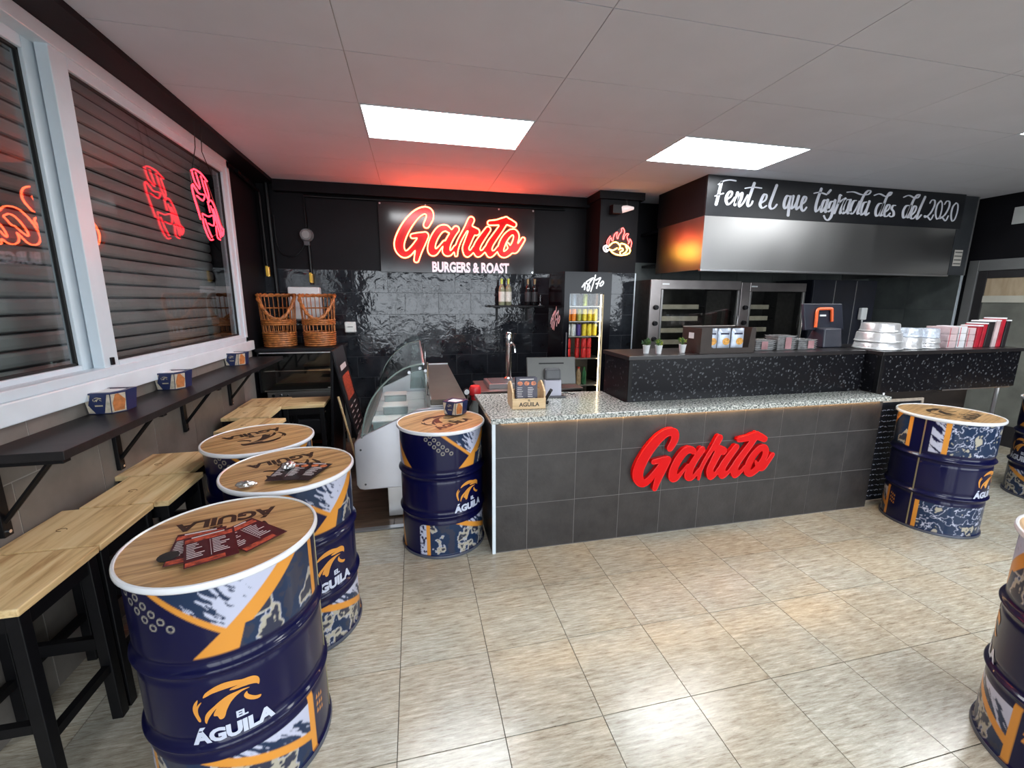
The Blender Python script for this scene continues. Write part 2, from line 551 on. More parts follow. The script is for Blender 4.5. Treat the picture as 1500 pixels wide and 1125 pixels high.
wf.box(XL, -1.25, YF - .1, YF, 0, ZC).box(2.7, 3.15, YF - .1, YF, 0, ZC).box(6.3, XR, YF - .1, YF, 0, ZC).box(-1.25, 2.7, YF - .1, YF, 2.55, ZC).box(3.15, 6.3, YF - .1, YF, 2.55, ZC)
wf.box(3.15, 6.3, YF - .1, YF, 0, .45)
for xm in (-.55, .08, .72, 1.38, 2.04): wf.box(xm, xm + .07, YF - .08, YF - .02, 0, 2.55)
wf.box(-1.25, 2.7, YF - .08, YF - .02, 2.02, 2.08)
wall_front = struct(wf.build('wall_front', BLACKWALL))
for (a, b, z0) in ((-1.25, 2.7, 0.0), (3.15, 6.3, .45)):
    L = bpy.data.lights.new('daylight_opening', 'AREA'); L.shape = 'RECTANGLE'; L.size = b - a; L.size_y = 2.55 - z0
    L.cycles.is_portal = True
    lo = bpy.data.objects.new('daylight_opening', L); COL.objects.link(lo)
    lo.location = ((a + b) / 2, YF - .05, (z0 + 2.55) / 2); lo.rotation_euler = (PI / 2, 0, 0)

# ceiling of 1.2 x 0.6 m panels in a flush grid
ceil = struct(B('ceiling', CEILGAP, XL - .1, XR + .1, YF - .1, YB + .1, ZC + .004, ZC + .08))
gx, gy = 1.204, .6175
GX0, GY0 = -.300, 3.234
LIGHTS = {(0, 0), (2, 0), (4, -2), (2, -5)}  # last entry: an invented light, added out of view behind the camera
pan_me = MB().box(.0025, gx - .0025, .0025, gy - .0025, 0, .008).mesh('ceiling_panel', CEIL)
for i in range(-1, 7):
    for j in range(-8, 4):
        if (i, j) in LIGHTS: continue
        x0, y0 = GX0 + i * gx, GY0 + j * gy
        xa, xb, ya, yb = max(x0, -1.42), min(x0 + gx, XR), max(y0, YF), min(y0 + gy, YB)
        if xb - xa < .05 or yb - ya < .05: continue
        if xb - xa > gx - .01 and yb - ya > gy - .01: put('ceiling_panel', pan_me, ceil, (x0, y0, ZC - .001))
        else: B('ceiling_panel', CEIL, xa + .0025, xb - .0025, ya + .0025, yb - .0025, ZC - .001, ZC + .007, ceil)
struct(B('trim_1', BLACKWALL, XL, -1.42, YF, YB, 2.922, ZC + .003))          # black soffit over the window
struct(B('trim_2', BLACKWALL, -1.42, 2.2, 5.32, YB, 2.84, ZC + .003))         # black beam on the back wall
DIFF = EM('light_diffuser', (.95, .98, 1.0), PANEL_L)
where = {(0, 0): 'glowing rectangular ceiling light panel nearest the neon name sign', (2, 0): 'glowing ceiling light panel above the steel hood lettering',
         (4, -2): 'ceiling light panel cut by the right edge of the photo', (0, -5): 'ceiling light panel over the window side of the entrance',
         (2, -5): 'added unseen ceiling light panel over the middle of the entrance', (4, -5): 'ceiling light panel over the far right of the entrance'}
for (i, j) in sorted(LIGHTS):
    x0, y0 = GX0 + i * gx + gx / 2, GY0 + j * gy + gy / 2
    t = thing('ceiling_light', where[(i, j)], 'ceiling light', (x0, y0, ZC), group='recessed ceiling light panels')
    f = MB()
    for (a, b, c, d) in ((-gx / 2 + .003, gx / 2 - .003, -gy / 2 + .003, -gy / 2 + .014), (-gx / 2 + .003, gx / 2 - .003, gy / 2 - .014, gy / 2 - .003), (-gx / 2 + .003, -gx / 2 + .014, -gy / 2 + .014, gy / 2 - .014), (gx / 2 - .014, gx / 2 - .003, -gy / 2 + .014, gy / 2 - .014)):
        f.box(a, b, c, d, -.004, .003)
    f.build('frame', WHITE_AL, t)
    B('diffuser', DIFF, -gx / 2 + .014, gx / 2 - .014, -gy / 2 + .014, gy / 2 - .014, -.002, .003, t)

# back wall tiles, 40 x 25 cm, running bond
tw, th = .398, .2535
B('grout_bed', GROUT_D, XL, 2.2, YB - .0062, YB, .2, 2.03, wall_back)
full = MB().box(.002, tw - .002, -.010, 0, .002, th - .002).mesh('wall_tile', SLATE)
for r in range(7):
    z1 = 2.03 - r * th; z0 = z1 - th
    off = (-1.082 if r % 2 == 0 else -.891) - 2 * tw
    k = 0
    while off + k * tw < 2.2:
        a, b = max(off + k * tw, XL), min(off + (k + 1) * tw, 2.21)
        k += 1
        if b - a < .03: continue
        if b - a > tw - .001: put('wall_tile', full, wall_back, (a, YB - .001, z0), (random.uniform(-.011, .011), 0, random.uniform(-.008, .008)))
        else: B('wall_tile', SLATE, a + .002, b - .002, YB - .011, YB - .001, z0 + .002, z1 - .002, wall_back)
# pillar beside the drinks fridge
pil = struct(B('wall_pillar', BLACKWALL, 2.20, 2.69, 4.985, YB, 0, ZC))
B('capital_band', BLACKWALL, 2.16, 2.74, 4.93, YB, 2.87, ZC + .002, pil)
B('grout_bed', GROUT_D, 2.20, 2.69, 4.9765, 4.985, .4, 2.03, pil)
for r in range(6):
    z1 = 2.03 - r * th; cut = 2.55 if r % 2 else 2.80
    for a, b in ((2.20, min(cut, 2.69)), (min(cut, 2.69), 2.69)):
        if b - a > .03: B('wall_tile', SLATE, a + .002, b - .002, 4.973, 4.983, z1 - th + .002, z1 - .002, pil)
B('corner_trim', WHITE_AL, 2.685, 2.70, 4.968, 4.985, .4, 2.03, pil)

# kitchen side: big dark tiles on the back wall and on the right wall up to the white strip
ktw = .60
for k in range(8):
    a = 2.72 + k * ktw; b = min(a + ktw, XR)
    if b - a < .05: continue
    for (z0, z1) in ((.4, 1.0), (1.0, 1.6), (1.6, 2.2)):
        B('kitchen_tile', KTILE, a + .003, b - .003, YB - .010, YB - .001, z0 + .003, z1 - .003, wall_back)
B('grout_bed', GROUT_D, 2.70, XR, YB - .003, YB, .4, 2.2, wall_back)
B('grout_bed', GROUT_D, XR - .003, XR, 4.25, YB, .4, 2.2, wall_right)
for (a, b) in ((4.25, 4.83), (4.83, YB)):
    for (z0, z1) in ((.4, 1.0), (1.0, 1.6), (1.6, 2.2)):
        B('kitchen_tile', KTILE, XR - .010, XR - .001, a + .003, b - .003, z0 + .003, z1 - .003, wall_right)
B('corner_trim', WHITE_AL, XR - .016, XR, 4.225, 4.245, .3, 2.22, wall_right)

# window: frame, two sliding sashes, panes
win = bpy.data.objects.new('window_1', None); COL.objects.link(win); struct(win)
fr = MB()
X0, X1 = XL - .10, XL + .02
for (y0, y1, z0, z1) in ((WY0, WY1, WZ1 - .07, WZ1 + .002), (WY0, WY1, WZ0, WZ0 + .045), (WY1 - .055, WY1, WZ0, WZ1), (WY0, WY0 + .055, WZ0, WZ1)):
    fr.box(X0, X1, y0, y1, z0, z1)
fr.build('frame', WHITE_AL, win, bevel=.004)
def sash(y0, y1, x0, x1, l, r, name='sash'):
    m = MB()
    z0, z1 = WZ0 + .04, WZ1 - .06
    m.box(x0, x1, y0, y0 + l, z0, z1).box(x0, x1, y1 - r, y1, z0, z1).box(x0, x1, y0 + l, y1 - r, z1 - .065, z1).box(x0, x1, y0 + l, y1 - r, z0, z0 + .03)
    s = m.build(name, WHITE_AL, win, bevel=.004)
    g = MB()
    xm = (x0 + x1) / 2
    a, b, c, d = y0 + l, y1 - r, z0 + .03, z1 - .065
    w = .012
    g.box(xm - .008, xm + .008, a, a + w, c, d).box(xm - .008, xm + .008, b - w, b, c, d).box(xm - .008, xm + .008, a, b, c, c + w).box(xm - .008, xm + .008, a, b, d - w, d)
    g.build('gasket', RUBBER, s)
    MB().box(xm - .002, xm + .002, a, b, c, d).build('pane', GLASS_W, s)
    return s
sr = sash(2.655, 4.61, XL - .045, XL + .008, .115, .075)
sl = sash(WY0 + .05, 2.70, XL - .105, XL - .055, .08, .10)
MB().box(XL + .008, XL + .018, 2.70, 2.722, 1.345, 1.385).build('latch', BLACK_P, sr)
B('sill', MARBLE, XL - .02, XL + .035, WY0 - .1, 4.77, 1.198, WZ0, win, bevel=.006)

# roller shutter outside the glass, slat by slat
sh = thing('roller_shutter', 'grey metal roller shutter rolled down behind the window glass', 'shutter', (XL - .26, 0, 1.2))
pr = [(0, 0), (.010, .006), (.014, .022), (.014, .056), (.008, .070), (0, .0735)]
sm = MB()
n = len(pr)
sm.add([(x, y, z) for y in (WY0 - .2, 4.75) for (x, z) in pr] , [tuple(range(n)), tuple(reversed(range(n, 2 * n)))] + [(i, i + n, (i + 1) % n + n, (i + 1) % n) for i in range(n)])
slat = sm.mesh('slat', SHUTTER, fix=True)
for k in range(22): put('slat', slat, sh, (0, 0, k * .084))
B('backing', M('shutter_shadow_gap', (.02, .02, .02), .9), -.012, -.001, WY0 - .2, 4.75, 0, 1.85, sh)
struct(MB().box(XL - .30, XL - .10, WY1 + .11, WY1 + .2, 1.1, 3.1).box(XL - .30, XL - .10, WY0 - .32, WY0 - .22, 1.1, 3.1).box(XL - .30, XL - .12, WY0 - .3, WY1 + .2, 3.02, 3.1).box(XL - .30, XL - .12, WY0 - .3, WY1 + .2, 1.12, 1.19).box(XL - .36, XL - .29, WY0 - .3, WY1 + .2, 1.1, 3.1).build('trim_3', BLACKWALL))

# door in the right wall
dr = bpy.data.objects.new('door_1', None); COL.objects.link(dr); struct(dr); dr.location = (XR, 3.62, 0)
GREY_AL = M('grey_anodised_aluminium', (.20, .205, .205), .4, .5, var=.05)
m = MB().box(-.05, 0, .44, .54, 0, 2.21).box(-.05, 0, -.55, -.45, 0, 2.21).box(-.05, 0, -.45, .44, 2.08, 2.21)
m.build('frame', GREY_AL, dr, bevel=.004)
m = MB().box(-.03, -.005, .35, .44, 0, 2.08).box(-.03, -.005, -.45, -.36, 0, 2.08).box(-.03, -.005, -.36, .35, 1.99, 2.08).box(-.03, -.005, -.36, .35, 0, .25)
m.build('leaf', M('dark_bronze_frame', (.035, .033, .035), .4, .4, var=.1), dr, bevel=.003)
B('transom_board', wood_mat('beige_chipboard', (.36, .27, .17), (.42, .33, .22), (.48, .38, .26), (1, 6, 1), 3), -.016, -.006, -.36, .35, 1.78, 1.99, dr)
B('rail', M('cream_rail', (.50, .49, .42), .4, var=.05), -.030, -.006, -.36, .35, 1.70, 1.78, dr)
B('pane', M('frosted_door_panel', (.16, .165, .145), .22, var=.25, vscale=3), -.012, -.006, -.36, .35, .25, 1.70, dr)
MB().ball((-.035, -.31, 1.735), .016).build('lock', BLACK_P, dr, True)
tag(B('wall_notice', M('pale_notice', (.55, .57, .56), .6, var=.05), XR - .012, XR - .001, 3.45, 3.86, 2.60, 2.79, bevel=.003), 'blank pale rectangular notice on the black wall over the door', 'sign')

# conduits and cables on the black walls
def conduit(label, pts, r, mat=BLACK_M, name='conduit', n=8):
    return tag(MB().tube(pts, r, n).build(name, mat, None, True), label, 'pipe')
conduit('black pipe dropping from the ceiling to the socket on the back wall', [(1.9, 5.395, 2.815), (-1.13, 5.395, 2.815), (-1.125, 5.395, 2.48)], .016)
conduit('black pipe between the grey socket and the brass valve', [(-1.122, 5.395, 2.33), (-1.118, 5.395, 1.86)], .018)
conduit('black pipe down the window wall corner above the left basket', [(-1.56, 4.75, 2.87), (-1.56, 5.30, 2.82), (-1.56, 5.33, 2.75), (-1.555, 5.345, 2.045)], .018)
conduit('thick black pipe against the corner of the tiled wall', [(-1.50, 5.385, 2.95), (-1.485, 5.385, 1.30)], .024)
conduit('thin black cable looping beside the wall socket', [tuple(p) for p in crom([(-1.455, 5.40, 2.6), (-1.45, 5.40, 2.32), (-1.40, 5.39, 2.19), (-1.28, 5.39, 2.17), (-1.2, 5.40, 2.24), (-1.16, 5.40, 2.32)], 5)], .006, name='cable')
t = thing('wall_socket', 'grey round industrial socket on the black back wall', 'socket', (-1.135, 5.40, 2.40))
m = MB(); m.tube([(0, -.0, 0), (0, -.05, 0)], [.075, .06], 16); m.build('housing', M('grey_socket_plastic', (.16, .165, .17), .5, var=.1), t, True)
MB().tube([(0, -.05, .0), (0, -.058, 0)], [.045, .04], 16).build('cover', M('light_socket_plastic', (.30, .31, .31), .4, var=.05), t, True)
MB().box(-.03, .03, -.045, 0, -.115, -.065).build('gland', DARKGREY, t, bevel=.006)
for (x, y, z, lab) in ((-1.118, 5.375, 1.93, 'small brass valve handle on the pipe above the right wicker basket'), (-1.545, 5.33, 1.99, 'small brass valve handle on the pipe above the left wicker basket')):
    t = thing('gas_valve', lab, 'valve', (x, y, z))
    MB().tube([(0, 0, -.05), (0, 0, .05)], .024, 10).build('body', BRASS, t, True)
    MB().box(-.012, .012, -.045, -.02, -.045, .06).build('handle', M('yellow_handle', (.75, .48, .05), .4, var=.05), t, bevel=.004)
t = thing('junction_box', 'white square junction box on the slate tiles', 'electrical box', (-.735, YB - .012, 1.375))
B('housing', WHITE_P, -.062, .062, -.045, 0, -.062, .062, t, bevel=.01)
B('cover', M('white_cover', (.70, .73, .70), .4, var=.02), -.055, .055, -.052, -.045, -.055, .055, t, bevel=.006)
MB().box(-.03, .03, -.054, -.051, .0, .008).build('mark', DARKGREY, t)
tag(B('cable_duct', BLACK_M, -1.55, -.80, 5.375, 5.41, 1.36, 1.40), 'horizontal black cable duct running to the white junction box', 'duct')
t = thing('water_heater', 'white appliance box on the tiled wall behind the baskets', 'appliance', (-1.16, 5.408, 1.47))
B('casing', WHITE_P, -.20, .13, -.11, 0, 0, .36, t, bevel=.012)
B('lower_trim', DARKGREY, -.20, .13, -.112, -.004, -.015, .0, t)

# ================================================================== COUNTERS
ct = thing('service_counter', 'front counter clad in charcoal tiles with a speckled granite top', 'counter', (0, 0, 0))
B('carcass', CGROUT, .47, 1.508, 2.5997, 3.20, 0, .922, ct)
B('carcass', CGROUT, 1.508, 3.655, 2.5997, 2.838, 0, .922, ct)
cuts = [.482, .703, 1.043, 1.379, 1.710, 2.030, 2.365, 2.70, 3.03, 3.35, 3.655]
for a, b in zip(cuts[:-1], cuts[1:]):
    for (z0, z1) in ((.004, .342), (.342, .684), (.684, .922)):
        B('front_tile', CTILE, a + .002, b - .002, 2.598, 2.607, z0 + .002, z1 - .002, ct)
B('corner_trim', WHITE_AL, .462, .484, 2.592, 2.610, 0, .922, ct)
B('end_panel', BLACK_P, .462, .470, 2.61, 3.20, 0, .922, ct)
g = MB().prism([[(.452, 2.572), (3.70, 2.572), (3.70, 2.84), (1.51, 2.84), (1.51, 3.24), (.452, 3.335)]], lambda x, y: (x, y, .922), lambda x, y: (x, y, .957))
g.build('worktop', GRANITE, ct, bevel=.004, fix=True)
LEDW = EM('warm_led_strip', (1.0, .60, .24), 34.0)
B('led_strip', LEDW, .52, 3.62, 2.5855, 2.5935, .9195, .9215, ct)

up = thing('raised_counter', 'raised black counter block with grey chips behind the granite top', 'counter', (0, 0, 0))
B('front_panel', CHIPS, 1.548, 3.68, 2.822, 2.84, .958, 1.272, up)
B('end_panel', CHIPS, 1.522, 1.542, 2.845, 3.235, .958, 1.272, up)
B('corner_post', BLACK_M, 1.520, 1.550, 2.818, 2.848, .958, 1.272, up, bevel=.003)
B('carcass', BLACK_P, 1.545, 3.68, 2.842, 3.24, .0, 1.27, up)
B('worktop', M('black_matt_worktop', (.016, .014, .015), .30, var=.25, vscale=9), 1.512, 3.685, 2.812, 3.26, 1.272, 1.302, up, bevel=.003)
ex = thing('bar_extension', 'black chip-patterned bar end jutting out past the granite worktop', 'counter', (0, 0, 0))
B('front_panel', CHIPS, 3.725, 5.265, 2.690, 2.705, .962, 1.275, ex)
B('end_panel', CHIPS, 3.690, 3.700, 2.725, 2.838, .962, 1.275, ex)
B('corner_post', BLACK_M, 3.688, 3.724, 2.686, 2.724, .962, 1.275, ex, bevel=.003)
B('carcass', BLACK_P, 3.702, 5.265, 2.706, 3.24, .962, 1.274, ex)
B('worktop', MATS['black_matt_worktop'], 3.687, 5.285, 2.680, 3.26, 1.275, 1.305, ex, bevel=.003)
B('lower_panel', wood_mat('dark_brown_panel', (.012, .009, .008), (.022, .016, .013), (.035, .026, .02), (.5, 6, 6), 2), 3.80, 5.18, 2.96, 2.98, 0, .962, ex)
B('under_shelf', STEEL_D, 4.45, 5.26, 2.71, 2.95, .945, .961, ex)
for x in (5.20, 3.86): MB().tube([(x, 2.76, 0), (x, 2.76, .945)], .016, 8).build('leg', STEEL, ex, True)

bc = thing('back_bar', 'low dark back bar behind the counter carrying the beer tap', 'counter', (0, 0, 0))
B('body', BLACK_P, .56, 1.50, 3.66, 4.16, 0, .885, bc)
B('worktop', STEEL_D, .55, 1.51, 3.64, 4.18, .885, .905, bc, bevel=.003)

# beer tap with drip tray
t = thing('beer_tap', 'tall chrome beer tap column standing on its drip tray', 'beer tap', (.86, 3.92, .905))
B('drip_tray', STEEL, -.22, .20, -.17, .14, 0, .045, t, bevel=.006)
B('grille', DARKGREY, -.19, .17, -.14, .11, .045, .049, t)
MB().lathe([(.045, .045), (.045, .065), (.028, .08), (.028, .36), (.031, .37), (.031, .47), (.028, .49), (.02, .50)], 16).build('column', CHROME, t, True)
MB().tube([(0, 0, .40), (.03, -.03, .40), (.045, -.045, .37), (.05, -.05, .31)], .011, 8).build('spout', CHROME, t, True)
MB().tube([(.03, -.03, .40), (.045, -.04, .46), (.05, -.045, .49)], [.008, .012, .014], 8).build('handle', BLACK_P, t, True)

# gas cylinder behind the counter
t = thing('gas_cylinder', 'grey gas cylinder with red valve guard behind the counter end', 'gas cylinder', (.480, 3.50, 0))
t.scale = (1, 1, 1.09)
MB().lathe([(.062, 0), (.066, .02), (.066, .66), (.05, .74), (.026, .78), (.026, .80)], 20).build('body', M('grey_green_enamel', (.24, .27, .26), .4, var=.06), t, True)
MB().lathe([(.034, .80), (.034, .83), (.048, .84), (.05, .89), (.04, .91), (.016, .915)], 16).build('valve_guard', M('red_plastic', (.62, .02, .025), .35, var=.08), t, True)
m = MB().tube([(-.075, -.02, .87), (-.075, -.04, .87)], .027, 16); g_ = m.build('gauge', BLACK_P, t, True)
MB().tube([(-.075, -.041, .87), (-.075, -.043, .87)], .021, 16).build('dial', WHITE_P, g_, True)
MB().tube([(-.03, 0, .86), (-.075, -.015, .86)], .008).build('pipe', BRASS, t, True)
MB().tube([(-.06, -.02, .84), (-.062, -.03, .80)], .012).build('knob', CHROME, t, True)

# glass fronted refrigerated display, seen from its end
dz = thing('glass_display_counter', 'steel refrigerated display counter with curved glass front', 'display counter', (0, 3.25, 0))
DL = 1.85
side = [(-.475, .30), (-.455, .265), (-.42, .255), (.37, .255), (.37, .90), (.0, .872), (-.38, .70), (-.455, .66), (-.475, .63)]
for yy in (0, DL - .03):
    MB().prism([side], lambda x, z, yy=yy: (x, yy, z), lambda x, z, yy=yy: (x, yy + .03, z)).build('end_panel', M('satin_steel_end_panel', (.74, .75, .80), .36, .85, var=.05, vscale=3), dz, bevel=.006, fix=True)
for (x, z) in ((-.43, .58), (-.41, .30)):
    MB().tube([(x, -.004, z), (x, .002, z)], .008, 8).build('screw', DARKGREY, dz)
B('tank', M('pale_tank_liner', (.50, .56, .58), .35, .2, var=.05), -.44, .10, .03, DL - .03, .27, .62, dz)
B('front_skirt', STEEL, -.465, -.445, .03, DL - .03, .28, .64, dz)
B('machine_housing', STEEL_D, .10, .365, .03, DL - .03, .27, .90, dz)
B('worktop', M('olive_worktop', (.09, .085, .07), .28, var=.25, vscale=5), .10, .375, 0, DL, .90, .945, dz, bevel=.008)
B('back_edge', WHITE_AL, .10, .375, DL, DL + .015, .905, .955, dz)
for (x, y) in ((-.25, .06), (.25, .06), (-.25, DL - .16), (.25, DL - .16)):
    B('leg', STEEL, x, x + .12, y - .05, y + .05, .012, .262, dz, bevel=.004)
    MB().lathe([(.03, 0), (.03, .014)], 10, (x + .06, y, 0)).build('foot', RUBBER, dz)
gp = crom([(-.418, .672), (-.398, .78), (-.362, .90), (-.30, 1.01), (-.20, 1.115), (-.08, 1.195), (.055, 1.225)], 4)
m = MB(); n = len(gp)
m.add([(p[0], y, p[1]) for y in (-.0, DL) for p in gp], [(i, i + 1, n + i + 1, n + i) for i in range(n - 1)])
m.build('curved_pane', GLASS_D, dz, True)
endp = [tuple(p) for p in gp] + [(.10, .95), (.10, .90), (.0, .875), (-.38, .70)]
for yy in (.016, DL - .02): MB().sheet([endp], lambda x, z, yy=yy: (x, yy, z)).build('end_pane', GLASS_D, dz)
EDGE = M('green_glass_edge', (.20, .26, .24), .25, var=.1)
MB().tube([(p[0], 0, p[1]) for p in gp], .006, 6).build('pane_edge', EDGE, dz, True)
MB().tube([(p[0], DL, p[1]) for p in gp], .006, 6).build('pane_edge', EDGE, dz, True)
MB().tube([(.055, 0, 1.225), (.055, DL, 1.225)], .010, 6).build('pane_edge', ALU, dz, True)
m = MB(); n = 6
MB().box(-.43, -.38, .02, DL - .02, .655, .70).build('sill_profile', M('grey_profile', (.22, .24, .24), .4, .3, var=.05), dz, bevel=.005)
for (x, z) in ((.07, 1.17), (.03, 1.19), (-.05, 1.16)):
    MB().tube([(x, .008, z), (x, .022, z)], .012, 10).build('clamp', CHROME, dz, True)
MB().box(-.05, .10, DL * .1, DL - .06, 1.0, 1.006).build('upper_shelf', GLASS_D, dz)
for k in range(4):
    MB().box(-.40, .08, .06 + k * .44, .48 + k * .44, .625, .64).build('tray', M('white_tray', (.58, .64, .68), .3, .1, var=.05), dz, bevel=.006)
for yy in (DL * .1, DL * .5, DL - .07): MB().tube([(.09, yy, .94), (.09, yy, 1.21)], .010, 8).build('post', CHROME, dz, True)
GREY_BOX = M('clear_grey_plastic', (.38, .44, .45), .25, var=.1)
for k, (x, y, l, lab) in enumerate(((-.25, .36, .16, 'pale plastic food box nearest the end glass of the display counter'), (-.20, .86, .18, 'pale plastic food box in the middle of the glass display counter'), (-.22, 1.36, .16, 'pale plastic food box at the far end of the display counter'))):
    t = thing('food_box', lab, 'food box', (x, 3.25 + y, .640))
    B('tub', GREY_BOX, -.11, .11, -l / 2, l / 2, 0, .07, t, bevel=.01)
    B('lid', WHITE_P, -.115, .115, -l / 2 - .005, l / 2 + .005, .07, .082, t, bevel=.004)

# ================================================================== EXTRACTOR HOOD AND FASCIA
hd = thing('extractor_hood', 'long brushed steel extractor hood over the rotisserie ovens', 'extractor hood', (0, 0, 0))
HX0, HX1, HY, HZ0, HZ1 = 2.95, 6.39, 4.08, 2.025, 2.56
HOOD = brushed_mat('hood_steel', (.44, .435, .43), .32, (.9, .9, .25), .012)
B('front_panel', HOOD, HX0, HX1, HY, HY + .02, HZ0, HZ1, hd)
B('side_panel', HOOD, HX0, HX0 + .02, HY + .02, 4.95, HZ0, HZ1, hd)
B('side_panel', HOOD, HX1 - .02, HX1, HY + .02, YB - .02, HZ0, HZ1, hd)
B('roof', BLACK_M, HX0 + .02, HX1 - .02, HY + .02, YB - .02, HZ1 - .03, HZ1 - .005, hd)
B('lower_rim', STEEL, HX0 - .004, HX1 + .004, HY - .012, HY + .03, HZ0 - .018, HZ0 + .004, hd, bevel=.004)
B('filter_bank', BLACK_M, HX0 + .04, HX1 - .04, HY + .25, YB - .05, HZ0 + .10, HZ0 + .13, hd)
for k in range(6): B('filter', STEEL_D, HX0 + .1 + k * .55, HX0 + .6 + k * .55, HY + .4, HY + .9, HZ0 + .07, HZ0 + .10, hd)
fa = thing('fascia_board', 'black fascia above the hood with white brush lettering', 'sign board', (0, 0, 0))
B('board', M('black_satin_board', (.009, .010, .013), .36, var=.2), HX0, HX1 + .06, HY - .002, HY + .02, HZ1 + .002, ZC - .002, fa)
B('return_panel', BLACKWALL, HX0, HX0 + .02, HY + .02, 4.98, HZ1 + .002, ZC - .002, fa)
B('return_panel', BLACKWALL, HX1 + .04, HX1 + .06, HY + .02, YB - .02, HZ1 + .002, ZC - .002, fa)
P2 = [[(150, 95), (128, 190), (108, 280), (92, 345)], [(118, 118), (170, 82), (240, 68), (308, 78)], [(82, 250), (120, 236), (172, 220)],
      [(205, 290), (250, 258), (268, 212), (248, 196), (214, 235), (200, 300), (220, 348), (262, 318), (296, 268)],
      [(328, 212), (312, 280), (298, 352)], [(304, 330), (345, 240), (378, 218), (366, 280), (345, 335), (352, 368), (390, 330), (440, 240)],
      [(515, 105), (475, 220), (440, 325), (450, 368), (480, 346), (496, 310)], [(412, 162), (500, 150), (597, 160)],
      [(590, 332), (642, 294), (656, 240), (625, 234), (592, 300), (580, 352), (606, 388), (652, 362)],
      [(772, 128), (722, 260), (690, 358), (710, 398), (746, 382), (772, 348)],
      [(922, 252), (890, 250), (862, 310), (856, 372), (876, 392), (908, 340), (936, 258), (916, 370), (904, 472)],
      [(966, 252), (946, 330), (946, 390), (976, 370), (1015, 290), (1030, 250), (1002, 350), (1006, 402), (1042, 368)],
      [(1052, 352), (1102, 318), (1122, 268), (1095, 258), (1066, 320), (1060, 392), (1086, 422), (1122, 380)],
      [(1302, 168), (1266, 260), (1236, 360), (1236, 424), (1266, 410), (1290, 370)], [(1214, 218), (1280, 208), (1366, 232)], [(1416, 183), (1384, 216)],
      [(1372, 300), (1336, 300), (1306, 370), (1300, 428), (1326, 415), (1360, 350), (1382, 295), (1352, 390), (1356, 434), (1392, 400)],
      [(1452, 310), (1416, 320), (1392, 380), (1392, 424), (1420, 410), (1456, 340), (1472, 300), (1446, 400), (1420, 490), (1380, 528), (1350, 512), (1334, 478)]]
P3 = [[(112, 158), (96, 156), (80, 230), (38, 348)], [(78, 245), (125, 200), (152, 196), (112, 290), (96, 350), (126, 322)],
      [(192, 202), (156, 210), (130, 280), (126, 348), (150, 340), (186, 270), (206, 205), (176, 300), (176, 354), (210, 330)],
      [(266, 212), (236, 220), (206, 290), (206, 348), (230, 350), (266, 290), (296, 220)], [(168, 122), (240, 120), (320, 148), (390, 145), (416, 112), (385, 108), (336, 170), (292, 290), (276, 354), (310, 345)],
      [(372, 227), (340, 240), (316, 310), (316, 364), (340, 352), (380, 280), (402, 220), (366, 330), (366, 370), (397, 346)],
      [(532, 242), (500, 250), (470, 310), (470, 374), (496, 372), (530, 310), (556, 245)], [(452, 156), (510, 140), (570, 166), (620, 156), (642, 126), (615, 130), (580, 190), (536, 310), (520, 374), (550, 366)],
      [(560, 342), (602, 310), (622, 264), (596, 260), (566, 320), (560, 374), (586, 384), (622, 350)],
      [(684, 265), (656, 266), (640, 300), (660, 332), (660, 372), (630, 388), (610, 370)],
      [(832, 266), (796, 272), (766, 330), (766, 394), (790, 392), (826, 330), (852, 265)], [(772, 176), (830, 156), (890, 182), (930, 180), (952, 150), (920, 155), (880, 210), (830, 330), (815, 394), (846, 390)],
      [(856, 372), (896, 330), (912, 280), (886, 275), (856, 340), (850, 398), (876, 408), (912, 370)], [(1012, 172), (952, 300), (920, 390), (926, 412), (967, 368)]]
P3t = [[(1065, 240), (1090, 206), (1122, 214), (1116, 270), (1070, 350), (1012, 396), (1004, 376), (1040, 390), (1072, 422), (1106, 368)],
       [(1190, 214), (1150, 260), (1130, 350), (1145, 412), (1176, 390), (1202, 310), (1206, 240), (1190, 214)],
       [(1235, 252), (1260, 218), (1292, 226), (1286, 282), (1240, 362), (1182, 408), (1180, 390), (1212, 402), (1244, 432), (1278, 378)],
       [(1370, 238), (1330, 280), (1310, 372), (1322, 434), (1356, 410), (1386, 320), (1390, 255), (1370, 238)]]
def quad_map(c00, c10, c01, c11, w=1500., h=750.):
    def f(x, y):
        u, v = x / w, y / h
        return tuple((1 - u) * (1 - v) * a + u * (1 - v) * b + (1 - u) * v * c + u * v * d for a, b, c, d in zip(c00, c10, c01, c11))
    return f
q2 = quad_map((2.936, 2.954), (4.531, 3.056), (3.002, 2.332), (4.656, 2.389))
q3 = quad_map((4.453, 2.983), (6.409, 3.103), (4.582, 2.277), (6.626, 2.338))
for (paths, q, r0, r1) in ((P2, q2, 6, 16), (P3, q3, 5, 12.5), (P3t, q3, 4.5, 9)):
    for s in pen(paths, r0, r1):          # one brush stroke after another, each a flat shape on the board
        xs, ys, D = field([s], 2.2, 40)
        lp = [thin(l, 4) for l in contours(xs, ys, D)]
        m = MB().prism(lp, lambda x, y: (q(x, y)[0], HY - .0026, q(x, y)[1]), lambda x, y: (q(x, y)[0], HY - .0066, q(x, y)[1]))
        m.build('brush_lettering', LETTER_W, fa)

